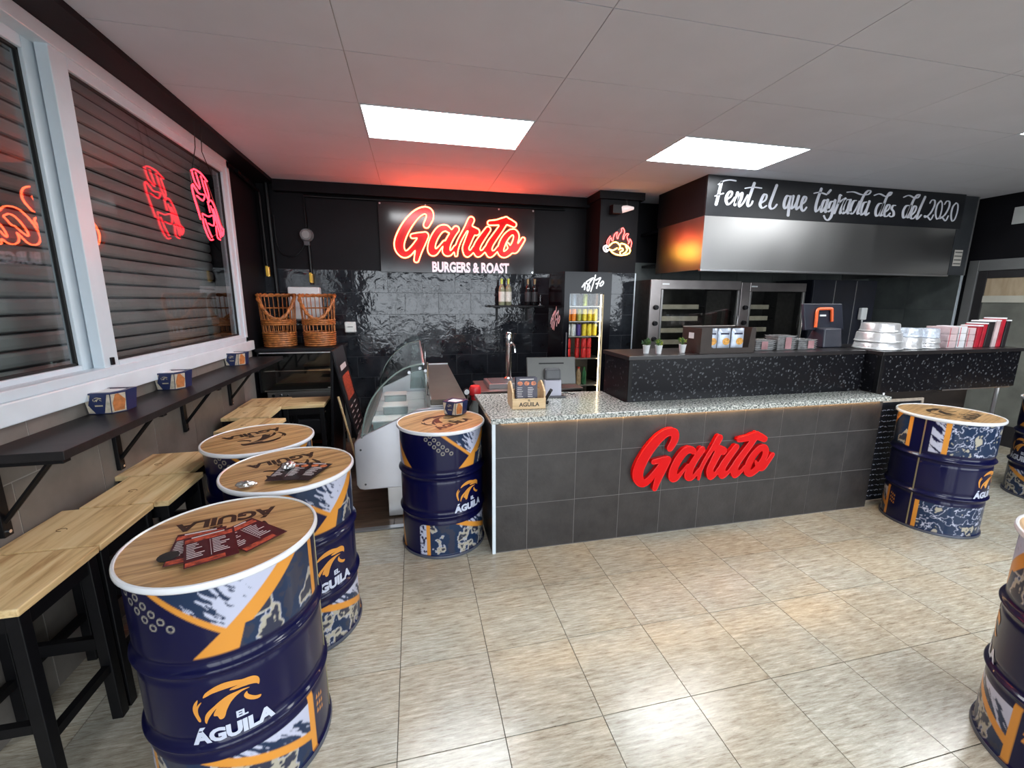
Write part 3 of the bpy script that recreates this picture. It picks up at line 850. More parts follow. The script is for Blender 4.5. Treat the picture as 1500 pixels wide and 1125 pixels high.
# ================================================================== SIGNS
G_ST = [  # (x, y, half width) in drawing units, y down
 [(398, 240, 28), (434, 168, 33), (426, 112, 34), (372, 100, 32), (300, 138, 37), (222, 220, 43), (158, 318, 46), (120, 412, 47), (122, 480, 43), (160, 528, 33), (208, 518, 28), (270, 455, 25), (330, 385, 28), (374, 345, 32)],
 [(254, 350, 20), (320, 342, 24), (380, 345, 32)], [(380, 345, 34), (345, 420, 34), (308, 505, 30), (284, 588, 22)],
 [(628, 290, 22), (592, 268, 28), (536, 284, 33), (482, 352, 34), (446, 435, 35), (446, 500, 38), (480, 512, 24), (530, 462, 14), (575, 405, 10)],
 [(702, 280, 30), (655, 345, 30), (608, 430, 33), (594, 500, 37), (622, 522, 24), (655, 505, 15), (690, 462, 17)],
 [(697, 540, 12), (702, 478, 17), (728, 406, 17), (765, 338, 17), (799, 284, 19), (830, 246, 29), (862, 186, 31)],
 [(850, 272, 30), (915, 304, 33)], [(866, 312, 36), (826, 401, 33), (799, 470, 31), (814, 520, 35)],
 [(818, 528, 30), (856, 512, 18), (888, 470, 18)],
 [(1041, 279, 27), (985, 352, 31), (934, 426, 34), (914, 482, 36), (932, 522, 36)], [(948, 526, 26), (988, 503, 15), (1018, 466, 16)],
 [(1238, 178, 28), (1184, 262, 29), (1122, 345, 31), (1064, 427, 34), (1044, 486, 36), (1062, 527, 36)], [(1078, 530, 26), (1118, 506, 15), (1150, 468, 14)],
 [(1060, 212, 21), (1140, 206, 25), (1235, 190, 32), (1325, 226, 25)],
 [(1276, 316, 24), (1322, 302, 28), (1352, 340, 28), (1336, 412, 28), (1292, 486, 32), (1222, 536, 29), (1178, 506, 30), (1196, 424, 33), (1240, 350, 31), (1290, 306, 28)],
 [(1256, 425, 10), (1285, 470, 17), (1335, 494, 27), (1385, 442, 22), (1428, 378, 19)]]
def strokes_r(st): return [[tuple(p) for p in crom(s, 6)] for s in st]
gxs, gys, gD = field(strokes_r(G_ST), 3.5, 90)
G_BODY = [thin(l, 6) for l in contours(gxs, gys, gD, 0.0, 16)]
G_TUBE = [thin(l, 9) for l in contours(gxs, gys, gD, 3.0, 20)]
def gmap(cx, cz, s, sh=.03):
    return lambda x, y: (cx + (x - 755) * s, cz - (y - 340 - sh * (x - 755)) * s)

gs = thing('neon_name_sign', 'red neon script name sign on a black panel above the slate tiles', 'neon sign', (0, 0, 0))
B('panel', M('black_acrylic', (.016, .016, .018), .13, var=.1), -.352, 1.502, 5.372, 5.392, 2.015, 2.795, gs, bevel=.002)
gm = gmap(.588, 2.452, .00113)
MB().prism(G_BODY, lambda x, y: (gm(x, y)[0], 5.371, gm(x, y)[1]), lambda x, y: (gm(x, y)[0], 5.345, gm(x, y)[1])).build('script_letters', M('red_acrylic_letters', (.36, .001, .004), .18, var=.04), gs)
for l in G_TUBE:
    MB().tube([(gm(x, y)[0], 5.338, gm(x, y)[1]) for x, y in l], .0075, 6, closed=True).build('neon_tube', NEON_R, gs, True)
text_mesh('BURGERS & ROAST', .158, lambda x, y, z: (.705 + x, 5.369 - z, 2.078 + y), M('backlit_white_letters', (.72, .72, .80), .4, emit=(.85, .85, 1.0), es=.12), 'tagline_letters', gs, bold=.0068, sx=.70, depth=.003)
for (x, z) in ((-.33, 2.772), (.18, 2.772), (1.05, 2.772), (1.478, 2.772), (1.478, 2.04)):
    MB().tube([(x, 5.393, z), (x, 5.362, z)], .011, 10).build('standoff', CHROME, gs, True)

rs = thing('counter_name_letters', 'big glossy red script letters on the tiled counter front', 'sign', (0, 0, 0))
gm2 = gmap(2.045, .588, .000855, .0)
MB().prism(G_BODY, lambda x, y: (gm2(x, y)[0], 2.5975, gm2(x, y)[1]), lambda x, y: (gm2(x, y)[0], 2.566, gm2(x, y)[1])).build('script_letters', RED_SIGN, rs)
EDGE_R = M('bright_red_edge', (.72, .006, .006), .35, spec=.3, var=.03)
for l in G_BODY: MB().tube([(gm2(x, y)[0], 2.567, gm2(x, y)[1]) for x, y in thin(l, 9)], .0035, 5, closed=True).build('edge_trim', EDGE_R, rs, True)

# flame and chicken neon on the pillar
fs = thing('flame_chicken_neon', 'neon of a yellow roast chicken in red flames on the pillar', 'neon sign', (2.428, 4.968, 2.381))
def fm(x, y, d=.012): return ((x - 469) * .000500, -d, -(y - 562) * .000405)
TR = [[(195, 640), (184, 560), (212, 470), (270, 378)],
      [(240, 640), (240, 520), (285, 430), (312, 505), (342, 498), (352, 400), (385, 310), (440, 262), (430, 340), (442, 430), (466, 440), (484, 340), (550, 240), (545, 170), (582, 138), (622, 205), (626, 285), (600, 360), (600, 455), (622, 440), (632, 370), (690, 295), (738, 308), (700, 370), (726, 470), (758, 540), (738, 588)],
      [(735, 585), (772, 520), (775, 440), (828, 530), (822, 640), (800, 720)]]
TY = [[(250, 662), (330, 572), (410, 545), (470, 570), (512, 612), (560, 580), (650, 600), (740, 660), (800, 750), (790, 830), (720, 882), (600, 912), (460, 900), (350, 850), (290, 790), (248, 740)],
      [(290, 770), (370, 772), (460, 708)], [(540, 722), (600, 720), (612, 770), (540, 820), (552, 884)], [(680, 650), (722, 740), (690, 822), (620, 872)], [(510, 612), (535, 680), (500, 760)]]
TW = [[(235, 690), (160, 650), (100, 705), (128, 800), (190, 822), (242, 762)], [(190, 690), (150, 720), (190, 780)]]
for nm, mat, T, r in (('flame_tube', NEON_F, TR, .0048), ('chicken_tube', NEON_Y, TY, .0060), ('bone_tube', NEON_W, TW, .007)):
    for p in T: MB().tube([fm(*q) for q in crom(p, 4)], r, 6).build(nm, mat, fs, True)
out = crom([(180, 640), (190, 500), (270, 360), (420, 230), (570, 110), (680, 240), (790, 400), (850, 560), (830, 760), (740, 910), (560, 950), (370, 920), (240, 780), (110, 820), (80, 700)], 3, True)
MB().prism([[tuple(p) for p in out]], lambda x, y: fm(x, y, 0), lambda x, y: fm(x, y, .005)).build('backing_plate', M('dark_clear_acrylic', (.03, .02, .022), .2), fs, fix=True)

# small lamp on the pillar
t = thing('emergency_lamp', 'black bracket with a small bright lamp near the pillar top', 'lamp', (2.33, 4.982, 2.70))
B('bracket_box', BLACK_P, -.02, .10, -.10, 0, 0, .10, t, bevel=.005)
MB().tube([(.10, -.07, .05), (.16, -.09, .06), (.24, -.10, .065)], [.042, .036, .016], 12).build('lamp_head', M('lit_white_lamp', (.7, .6, .6), .3, emit=(1, .85, .85), es=.22), t, True)
MB().tube([(.17, -.08, .09), (.165, -.06, .16), (.15, -.02, .20)], .003, 5).build('wire', DARKGREY, t, True)

# neon sign hanging in the window
hn = thing('hanging_window_neon', 'red neon lettering hanging on wires in front of the window', 'neon sign', (-1.485, 0, 0))
def hm(x, y):      # drawing units to the vertical plane of the sign (y along the wall, z up)
    u = (x - 105) / 270.; v = (y - 475) / 495.
    return (0, 3.62 + u * .46 + .02 * v, 2.585 - v * .46 + .10 * u - .07 * u * v)
HN = [[(120, 492), (150, 476), (210, 500), (262, 550)], [(126, 480), (140, 560), (178, 610)], [(160, 495), (185, 600)], [(205, 515), (225, 620), (250, 690)], [(235, 545), (258, 640), (250, 680)],
      [(150, 620), (110, 590), (112, 660), (128, 740), (146, 830)], [(120, 580), (160, 640), (215, 650), (190, 690), (140, 660)], [(238, 690), (248, 770)], [(245, 700), (275, 680), (310, 740), (340, 850), (370, 880)],
      [(262, 720), (300, 830), (325, 945)], [(290, 860), (290, 940), (318, 960)], [(165, 790), (170, 880), (205, 965), (240, 965)], [(170, 785), (225, 800), (275, 790), (268, 860), (215, 850)], [(185, 820), (210, 900), (232, 950)],
      [(340, 860), (368, 890), (345, 930), (330, 890)], [(285, 740), (330, 860), (350, 920)]]
for p in HN: MB().tube([hm(*q) for q in crom(p, 4)], .0055, 6).build('neon_tube', NEON_R2, hn, True)
for (ya, yb, z) in ((3.70, 3.66, 2.58), (3.80, 4.0, 2.62)):
    MB().tube([(.035, ya, 2.92), (.02, ya + .01, 2.75), (0, yb, z)], .003, 5).build('wire', RUBBER, hn, True)
MB().tube([hm(110, 490), hm(260, 560), hm(370, 880), hm(200, 965), hm(110, 600)], .003, 5, closed=True).build('carrier_frame', M('clear_carrier', (.25, .06, .06), .3), hn, True)

# ================================================================== BARRELS
def vnoise(X, Y, seed):
    rs_ = np.random.RandomState(seed); T = rs_.rand(256, 256)
    xi = np.floor(X).astype(int); yi = np.floor(Y).astype(int); fx = X - xi; fy = Y - yi
    fx = fx * fx * (3 - 2 * fx); fy = fy * fy * (3 - 2 * fy)
    g = lambda a, b: T[a % 256, b % 256]
    return (g(xi, yi) * (1 - fx) + g(xi + 1, yi) * fx) * (1 - fy) + (g(xi, yi + 1) * (1 - fx) + g(xi + 1, yi + 1) * fx) * fy
def fbm(X, Y, seed, o=4):
    s, a, t = 0, .5, 0
    for k in range(o):
        s = s + a * vnoise(X * 2 ** k, Y * 2 ** k, seed + k); t += a; a *= .55
    return s / t
C_NAVY = (.0030, .0034, .034); C_OR = (.64, .265, .040); C_WH = (.46, .48, .60); C_BL = (.012, .027, .068); C_BE = (.38, .35, .28); C_GR = (.030, .034, .058)
def print_colours(U, Z):
    """the wrap of the drum: U degrees round the drum from the emblem, Z height"""
    C = np.zeros(U.shape + (3,)); C[:] = C_NAVY
    U = (U + 180) % 360 - 180
    s = U * .285 * PI / 180                       # arc length
    n1 = fbm(s * 15 + 50, Z * 15, 3); n2 = fbm((s + Z) * 60 + 9, (Z - s) * 14 + 70, 11); n3 = fbm(s * 70 + 5, Z * 70, 21)
    def paint(mask, c): C[mask] = c
    camo = lambda mask, base: (paint(mask, base), paint(mask & (n1 > .58), C_BE), paint(mask & (n1 > .56) & (n1 < .578), C_WH), paint(mask & (n1 < .36), C_GR), paint(mask & (n1 > .66), C_GR))
    up_ = (Z > .622) & (Z < .862); lo_ = (Z > .022) & (Z < .236)
    # upper band
    arrow_x = -13 + (Z - .632) / .23 * 52          # thick orange stroke rising to the right
    thin_x = 0 - (Z - .705) / .155 * 38            # thin orange stroke rising to the left
    V = up_ & (U > thin_x) & (U < arrow_x + 6) & (Z > .69)
    paint(V, C_BL); t_ = np.clip((U - thin_x) / (arrow_x - thin_x + 1e-6), 0, 1)
    paint(V & (t_ + (n2 - .5) * 1.5 > .50), C_WH)
    R_ = up_ & (U >= arrow_x + 4) & (U < 66)
    camo(R_, C_BL)
    paint(up_ & (np.abs(U - thin_x) < 3.0) & (Z > .69) & (U < 6), C_OR)
    wd = 7.5
    paint(up_ & (U > arrow_x - .5) & (U < arrow_x + 2 * wd) & (Z > .70), C_OR)
    paint(up_ & (Z <= .70) & (U > arrow_x - 1) & (U < -13 + 2 * wd + 15 + (Z - .632) * 60 - 8), C_OR)
    paint(up_ & (U >= 66) & (U < 72), C_OR)
    g = up_ & (U > 96) & (U < 110); paint(g, C_WH); paint(g & (n2 > .56), C_NAVY)
    paint(up_ & (U >= 110) & (U < 116), C_OR)
    m_ = up_ & ((U >= 116) | (U < -148)); paint(m_, C_BL); paint(m_ & (np.abs(n1 - .5) < .016), C_WH); paint(m_ & (n1 > .66), C_BE)
    wx = -84 - (Z - .632) / .23 * 46
    g = up_ & (U <= wx - 14 + (Z - .632) / .23 * 8) & (U > -148); paint(g, C_WH)
    paint(up_ & (U < wx) & (U > wx - 16 + (Z - .632) / .23 * 8), C_OR)
    for k in range(11):                            # two slanting rows of rings
        cu, cz = (-53 + k * 5.4, .851 - k * .0237) if k < 6 else (-58.6 + (k - 6) * 5.4, .829 - (k - 6) * .0237)
        d = np.hypot((U - cu) * .285 * PI / 180, Z - cz)
        paint(up_ & (d < .0122) & (d > .0085), C_BE)
    # lower band
    g = lo_ & (U > -72) & (U < -62); paint(g, C_WH); paint(g & (n3 > .56), C_NAVY)
    paint(lo_ & (U >= -62) & (U < -57), C_OR)
    dg = 46 - (Z - .10) / .136 * 60                # orange diagonal falling to the right
    g = lo_ & (U >= -57) & (U < 48); camo(g, C_BL)
    g = lo_ & (U > dg) & (U < 48); paint(g, C_BL); paint(g & ((U - dg) / 60 + (n2 - .5) * 1.6 > .34), C_WH)
    paint(lo_ & (U > dg - 8) & (U < dg + 8) & (U < 48), C_OR)
    paint((Z > .022) & (Z < .262) & (U >= 48) & (U < 53.5), C_OR)
    for k in range(3):
        for b in range(3):
            cu, cz = 58 + b * 3.2, .215 - k * .03 - b * .006
            paint((np.abs(U - cu) < 1.2 * np.clip((cz + .010 - Z) / .02, 0, 1)) & (np.abs(Z - cz) < .010), C_OR)
    paint(lo_ & (U >= 93) & (U < 98), C_OR)
    m_ = lo_ & ((U >= 98) | (U < -128)); paint(m_, C_BL); paint(m_ & (np.abs(n1 - .5) < .016), C_WH); paint(m_ & (n1 > .68), C_BE)
    paint(lo_ & (np.abs(U + 118 - (.2 - Z) * 60) < 5), C_OR)
    return C

def radius(z):
    r = .2835
    for h in (.295, .572): r = r + .0135 * math.exp(-((z - h) / .011) ** 2) - .004 * math.exp(-((abs(z - h) - .030) / .012) ** 2)
    if z < .02: r = .291
    return r
NA = 560
zs = [0, .004, .012, .018, .0195] + list(np.arange(.0225, .862, .0045)) + [.862]
ang = np.arange(NA) * 2 * PI / NA
V = np.zeros((len(zs), NA, 3))
for k, z in enumerate(zs):
    r = radius(z); V[k, :, 0] = r * np.cos(ang); V[k, :, 1] = r * np.sin(ang); V[k, :, 2] = z
idx = np.arange(len(zs) * NA).reshape(len(zs), NA)
q = np.stack([idx[:-1], np.roll(idx, -1, 1)[:-1], np.roll(idx, -1, 1)[1:], idx[1:]], -1).reshape(-1, 4)
barrel_me = bpy.data.meshes.new('drum_body')
barrel_me.vertices.add(len(zs) * NA); barrel_me.vertices.foreach_set('co', V.reshape(-1))
barrel_me.loops.add(q.size); barrel_me.loops.foreach_set('vertex_index', q.reshape(-1).astype(np.int32))
barrel_me.polygons.add(len(q)); barrel_me.polygons.foreach_set('loop_start', np.arange(0, q.size, 4, dtype=np.int32))
barrel_me.polygons.foreach_set('use_smooth', np.ones(len(q), dtype=bool))
barrel_me.update(calc_edges=True); barrel_me.validate()
UU, ZZ = np.meshgrid(np.degrees(ang) + 90, np.array(zs))
acc = 0
for du in (-.33, 0, .33):
    for dzz in (-.0015, 0, .0015): acc = acc + print_colours(UU + du * 360 / NA, ZZ + dzz) / 9
CC = np.concatenate([acc, np.ones(UU.shape + (1,))], -1)
at_ = barrel_me.color_attributes.new('Col', 'FLOAT_COLOR', 'POINT')
at_.data.foreach_set('color', CC.reshape(-1).astype(np.float32))
barrel_me.materials.append(attr_mat('printed_drum_enamel'))

EAGLE = [[(290, 440), (315, 380), (360, 330), (430, 270), (520, 220), (610, 198), (700, 195), (760, 180), (820, 175), (865, 200), (878, 250), (865, 310), (840, 290), (780, 285), (700, 300), (620, 325), (565, 330), (590, 300), (650, 270), (560, 295), (470, 330), (390, 370), (330, 415)],
         [(770, 325), (700, 330), (620, 360), (540, 400), (460, 470), (390, 550), (330, 620), (290, 690), (275, 770), (290, 805), (310, 750), (350, 670), (410, 580), (380, 650), (375, 690), (410, 690), (430, 735), (465, 725), (490, 680), (510, 610), (560, 500), (620, 420), (690, 360)],
         [(735, 375), (705, 410), (700, 450), (730, 490), (790, 515), (850, 510), (875, 480), (870, 465), (820, 465), (770, 440), (740, 410)],
         [(235, 475), (195, 530), (170, 600), (170, 670), (195, 750), (215, 790), (235, 780), (235, 740), (220, 680), (225, 600), (270, 505), (240, 530), (215, 570)]]
def eagle_loops(s):
    out = []
    for l in EAGLE:
        c = crom(l, 3, True)
        out.append([((p[0] - 560) * s, -((p[1] + .36 * (p[0] - 560)) - 690) * s) for p in c])
    return out
RW = .2850
def wrap(u0, z0):
    return lambda x, y, z=0: (RW * math.cos(-PI / 2 + math.radians(u0) + x / RW), RW * math.sin(-PI / 2 + math.radians(u0) + x / RW), z0 + y)
LETTER_D = M('silver_blue_print', (.52, .56, .68), .35, var=.03)
def flat(z0, dx=0, dy=0): return lambda x, y, z=0: (x + dx, y + dy, z0)
lid_me = MB().lathe([(.292, .858), (.292, .8755)], 72).mesh('lid', LIDWOOD)
rim_me = MB().lathe([(.284, .852), (.297, .857), (.3015, .864), (.3015, .874), (.299, .879), (.293, .8805), (.290, .878), (.290, .872)], 72, caps=False).mesh('rim', RIM_W, True)
foot_me = MB().lathe([(.286, .001), (.2935, .001), (.2945, .010), (.2925, .018), (.286, .020)], 72, caps=False).mesh('base_ring', M('grey_blue_rim', (.09, .10, .13), .4, .4, var=.1), True)
seam_me = MB().box(-.004, .004, -.2865, -.2825, .02, .855).mesh('seam', M('bare_metal_seam', (.42, .38, .24), .35, .8, var=.1))
def emblem_meshes():
    res = []
    m = MB()
    for l in eagle_loops(.000262): m.sheet([l], lambda x, y: (x, y, 0))
    m.split(3).remap(wrap(0, .392))
    res.append(('emblem', m.mesh('emblem', ORANGE)))
    return res
EMB = emblem_meshes()[0][1]
m = MB()
for l in eagle_loops(.00036): m.sheet([l], flat(.8768, 0, -.050))
LIDEMB = m.mesh('lid_emblem', BROWN_INK)
_tmp = text_mesh('ÁGUILA', .062, wrap(0, .336), LETTER_D, 'brand_lettering', None, bold=.0035, sx=1.02); T1 = _tmp.data; bpy.data.objects.remove(_tmp)
_tmp = text_mesh('EL', .032, wrap(5, .3865), LETTER_D, 'brand_lettering', None, bold=.0016); T2 = _tmp.data; bpy.data.objects.remove(_tmp)
_tmp = text_mesh('ÁGUILA', .088, flat(.8768, 0, -.125), BROWN_INK, 'lid_lettering', None, bold=.004, sx=1.0); T3 = _tmp.data; bpy.data.objects.remove(_tmp)
_tmp = text_mesh('EL', .040, flat(.8768, .03, -.066), BROWN_INK, 'lid_lettering', None, bold=.002); T4 = _tmp.data; bpy.data.objects.remove(_tmp)
def barrel(x, y, rot, lidrot, label):
    t = thing('oil_drum_table', label, 'barrel table', (x, y, 0), math.radians(rot), 'printed oil drum bar tables')
    put('drum_body', barrel_me, t); put('rim', rim_me, t); put('base_ring', foot_me, t)
    put('seam', seam_me, t, None, (0, 0, math.radians(88)))
    lr = math.radians(lidrot - rot)
    li = put('lid', lid_me, t, None, (0, 0, lr))
    put('lid_emblem', LIDEMB, li); put('lid_lettering', T3, li); put('lid_lettering', T4, li)
    for a in (0, PI):
        e_ = put('emblem', EMB, t, None, (0, 0, a)); put('brand_lettering', T1, e_); put('brand_lettering', T2, e_)
    return t
barrel(-.687, 1.58, 15, 196, 'navy oil drum table nearest the camera with red menus on top')
barrel(-.634, 2.206, 45, 208, 'navy oil drum table with dark menus and a foil ball on top')
barrel(-.935, 2.74, 28, 214, 'navy oil drum table with an empty lid beside the window stools')
barrel(.157, 2.90, 35, 41, 'navy oil drum table at the counter corner carrying a napkin dispenser')
barrel(3.93, 2.325, 191, 20, 'navy oil drum table in front of the chalkboard')
barrel(5.48, 2.40, -116, 80, 'farthest navy oil drum table at the right edge behind another drum')
barrel(2.36, .775, -157, 30, 'navy oil drum table cut off by the lower right edge of the photo')

# ================================================================== LEFT SIDE: SHELF, STOOLS, NAPKINS
t = thing('wall_shelf', 'long dark laminate bar shelf bracketed under the window', 'shelf', (0, 0, 0))
B('board', SHELF_TOP, XL + .010, -1.31, 1.87, 4.72, 1.095, 1.130, t, bevel=.002)
for y in (1.93, 2.62, 3.32, 4.10):
    m = MB().box(XL + .010, XL + .030, y - .02, y + .02, .78, 1.094).box(XL + .03, -1.345, y - .02, y + .02, 1.068, 1.094)
    b_ = m.build('bracket', BLACK_M, t, bevel=.002)
    MB().tube([(XL + .025, y, .84), (-1.40, y, 1.072)], .011, 6).build('brace', BLACK_M, b_)
    MB().tube([(XL + .031, y, .80), (XL + .036, y, .80)], .007, 8).build('screw', CHROME, b_)

def napkin_meshes():
    l, w, h = .135, .135, .095
    res = {}
    # body widens towards the top and its street corner is cut off by a slanted picture face
    bt = [(-.060, -.055, 0), (.030, -.055, 0), (.060, -.010, 0), (.060, .055, 0), (-.060, .055, 0)]
    tp = [(-.068, -.064, h), (.040, -.064, h), (.068, -.012, h), (.068, .064, h), (-.068, .064, h)]
    n = 5
    res['box'] = MB().add(bt + tp, [tuple(reversed(range(n)))] + [(i, (i + 1) % n, n + (i + 1) % n, n + i) for i in range(n)]).mesh('box', M('navy_card', (.018, .028, .09), .4, var=.1))
    res['top_frame'] = MB().add([(p[0], p[1], h) for p in tp] + [(p[0] * .72, p[1] * .72, h) for p in tp] + [(p[0], p[1], h + .004) for p in tp] + [(p[0] * .72, p[1] * .72, h + .004) for p in tp],
        [(2 * n + i, 2 * n + (i + 1) % n, 3 * n + (i + 1) % n, 3 * n + i) for i in range(n)] + [(i, (i + 1) % n, 2 * n + (i + 1) % n, 2 * n + i) for i in range(n)]).mesh('top_frame', MATS['navy_card'])
    res['napkins'] = MB().box(-.047, .043, -.043, .044, .02, h + .002).mesh('napkins', M('white_paper', (.78, .79, .80), .7, var=.03), bevel=.004)
    def face(i, quad, off=.0008):
        a, b = Vector(bt[i]), Vector(bt[(i + 1) % n]); c, d = Vector(tp[i]), Vector(tp[(i + 1) % n])
        nr = (b - a).cross(c - a).normalized()
        return [tuple(a * (1 - u) * (1 - v) + b * u * (1 - v) + c * (1 - u) * v + d * u * v + nr * off) for u, v in quad]
    BE = M('beige_card_print', (.50, .44, .34), .45, var=.2, vscale=60)
    for i, (fi, qd) in enumerate(((0, [(.02, .04), (.30, .04), (.10, .45), (.28, .96), (.02, .96)]), (0, [(.70, .04), (.98, .04), (.98, .96), (.88, .96)]), (1, [(.02, .04), (.98, .04), (.98, .96), (.02, .96)]), (4, [(.02, .04), (.5, .04), (.3, .96), (.02, .96)]))):
        res['pale_print' + '.' * i] = MB().add(face(fi, qd), [tuple(range(len(qd)))]).mesh('pale_print', BE)
    OB = M('copper_card_print', (.46, .16, .05), .45, var=.25, vscale=50)
    res['picture_panel'] = MB().add(face(1, [(.16, .10), (.86, .10), (.96, .62), (.52, .96), (.30, .94), (.10, .5)], .0016), [tuple(range(6))]).mesh('picture_panel', OB)
    m = MB()
    for l_ in eagle_loops(.000045):
        pts = [(p[0] / .095 + .52, p[1] / .1 + .62) for p in l_]
        m.add(face(0, pts, .0016), [tuple(range(len(pts)))])
    m.add(face(0, [(.36, .38), (.68, .38), (.68, .45), (.36, .45)], .0016), [(0, 1, 2, 3)])
    res['printed_mark'] = m.mesh('printed_mark', M('pale_gold_print', (.46, .40, .28), .4, var=.05))
    return res
NAP = napkin_meshes()
def napkin_box(loc, rz, label):
    t = thing('napkin_dispenser', label, 'napkin dispenser', loc, rz, 'printed napkin dispensers')
    if loc[0] < -1: t.scale = (1.08, 1.25, 1.08)
    for k, me in NAP.items(): put(k.rstrip('.'), me, t)
    return t
napkin_box((-1.526, 2.535, 1.131), 0, 'blue napkin dispenser on the window shelf nearest the camera')
napkin_box((-1.526, 3.13, 1.131), 0, 'blue napkin dispenser midway along the window shelf')
napkin_box((-1.526, 4.16, 1.131), 0, 'blue napkin dispenser at the far end of the window shelf')
napkin_box((.272, 3.045, .8825), math.radians(-35), 'napkin dispenser standing on the drum lid by the counter')

def make_stool(label):
    t = thing('bar_stool', label, 'bar stool', (0, 0, 0), 0, 'black bar stools with pine seats')
    w = .178
    B('seat', PINE, -w, w, -w, w, .728, .756, t, bevel=.004)
    mk = MB().tube([(-.05 + .018 * math.cos(a), -.02 + .012 * math.sin(a), .7563) for a in np.linspace(0, 5, 10)], .0015, 4)
    mk.build('burnt_mark', M('burnt_wood', (.16, .07, .025), .6, var=.2), t)
    for sx in (-1, 1):
        for sy in (-1, 1):
            a, b = .150, .155
            m = MB().hexa([(sx * b - .02, sy * b - .02, 0), (sx * b + .02, sy * b - .02, 0), (sx * b + .02, sy * b + .02, 0), (sx * b - .02, sy * b + .02, 0)],
                          [(sx * a - .02, sy * a - .02, .727), (sx * a + .02, sy * a - .02, .727), (sx * a + .02, sy * a + .02, .727), (sx * a - .02, sy * a + .02, .727)])
            m.build('leg', BLACK_M, t, bevel=.003)
    for s in (-1, 1):
        B('apron', BLACK_M, -.135, .135, s * .150 - .010, s * .150 + .010, .665, .727, t)
        B('apron', BLACK_M, s * .150 - .010, s * .150 + .010, -.135, .135, .665, .727, t)
        B('footrest', BLACK_M, -.135, .135, s * .153 - .013, s * .153 + .013, .285 if s < 0 else .345, .320 if s < 0 else .380, t)
        B('footrest', BLACK_M, s * .153 - .013, s * .153 + .013, -.135, .135, .225, .258, t)
    return t
stool0 = make_stool('pine topped black stool nearest the camera under the window shelf')
stool0.location = (-1.405, 1.645, 0)
ST = [((-1.405, 2.010, 0), 0, 'second pine topped stool from the camera along the window wall'), ((-1.350, 2.378, 0), 0, 'third pine stool from the camera jutting out beyond its neighbour'),
      ((-1.425, 2.752, 0), 0, 'pine stool half hidden behind the drum with the empty lid'), ((-1.240, 3.505, 0), -.15, 'pine stool just beyond the empty lidded drum, turned askew'),
      ((-1.365, 3.915, 0), 0, 'pine stool by the wall, second before the warming cabinet'), ((-1.372, 4.285, 0), 0, 'pine stool by the wall right in front of the warming cabinet'),
      ((-1.010, 4.250, 0), PI / 2 + .02, 'pine stool standing out from the wall before the warming cabinet')]
for loc, rz, lab in ST: dup(stool0, loc, rz, lab, 'black bar stools with pine seats')

# menus on the drums
MAROON = M('maroon_menu_paper', (.055, .008, .012), .35, var=.2, vscale=20)
BLACKMENU = M('black_menu_paper', (.016, .012, .014), .35, var=.2, vscale=20)
FOOD = M('red_food_photo', (.42, .07, .035), .4, var=.75, vscale=55)
FOOD2 = M('orange_food_photo', (.55, .16, .06), .4, var=.6, vscale=70)
INK = M('white_menu_ink', (.62, .58, .58), .5, var=.1)
def menu(loc, rz, label, mat=MAROON, food=FOOD, w=.145, h=.205, style=0):
    t = thing('menu_flyer', label, 'menu', loc, rz, 'printed menu flyers')
    B('sheet', mat, -w / 2, w / 2, -h / 2, h / 2, 0, .0014, t)
    zt = .0018
    if style == 0:
        for (a, b, c, d) in ((-.95, .9, .58, .84), (-.95, .5, -.95, -.72)): MB().box(a * w / 2, b * w / 2, c * h / 2, d * h / 2, .0013, zt).build('food_photo', food, t)
    else:
        for k in range(3): MB().lathe([(.017, .0013), (.017, zt)], 14, (-.045 + k * .045, h * .33, 0)).build('food_photo', food, t)
    m = MB(); rr = random.Random(int(abs(loc[0] * 1000)))
    m.box(-.7 * w / 2, .6 * w / 2, .87 * h / 2, .94 * h / 2, .0013, zt)
    for col in (-.9, .08):
        for k in range(9):
            y = .45 - k * .115
            m.box(col * w / 2, (col + .25 + .45 * rr.random()) * w / 2, y * h / 2, (y + .035) * h / 2, .0013, zt)
    m.box(-.004 * w, .004 * w, -.6 * h / 2, .5 * h / 2, .0013, zt)
    m.build('printed_lines', INK, t)
    return t
zl = .8825
menu((-.742, 1.512, zl), math.radians(14), 'maroon menu flyer at the bottom left of the pile on the nearest drum')
menu((-.595, 1.548, zl + .0025), math.radians(50), 'maroon menu flyer at the right of the pile on the nearest drum')
menu((-.690, 1.485, zl + .0055), math.radians(24), 'maroon menu flyer on top of the pile on the nearest drum')
tag(MB().lathe([(.028, 0), (.030, .004), (.012, .006)], 20, (-.80, 1.455, .8812)).build('bottle_mat', RUBBER, None, True), 'round black disc tucked under the red menus', 'coaster')
menu((-.560, 2.125, zl), math.radians(-12), 'black menu flyer at the bottom of the pile on the second drum', BLACKMENU, FOOD2, style=1)
menu((-.530, 2.110, zl + .003), math.radians(-20), 'black menu flyer at the right of the pile on the second drum', BLACKMENU, FOOD2, style=1)
menu((-.605, 2.110, zl + .006), math.radians(-6), 'black menu flyer on top of the pile under the foil ball', BLACKMENU, FOOD2, style=1)
def crumple(loc, r, label, sq=.6, seed=1):
    rr = random.Random(seed)
    me = bpy.data.meshes.new('foil'); bm = bmesh.new()
    bmesh.ops.create_icosphere(bm, subdivisions=3, radius=1)
    for v in bm.verts:
        k = 1 + .16 * math.sin(9 * v.co.x + seed) * math.sin(8 * v.co.y) + rr.uniform(-.07, .07)
        v.co = Vector((v.co.x * r[0] * k, v.co.y * r[1] * k, max(v.co.z * r[2] * k, -r[2] * .7)))
    bm.to_mesh(me); bm.free(); me.materials.append(FOIL)
    o = put('foil_ball', me, None, (loc[0], loc[1], loc[2] + r[2] * .7)); return tag(o, label, 'foil')
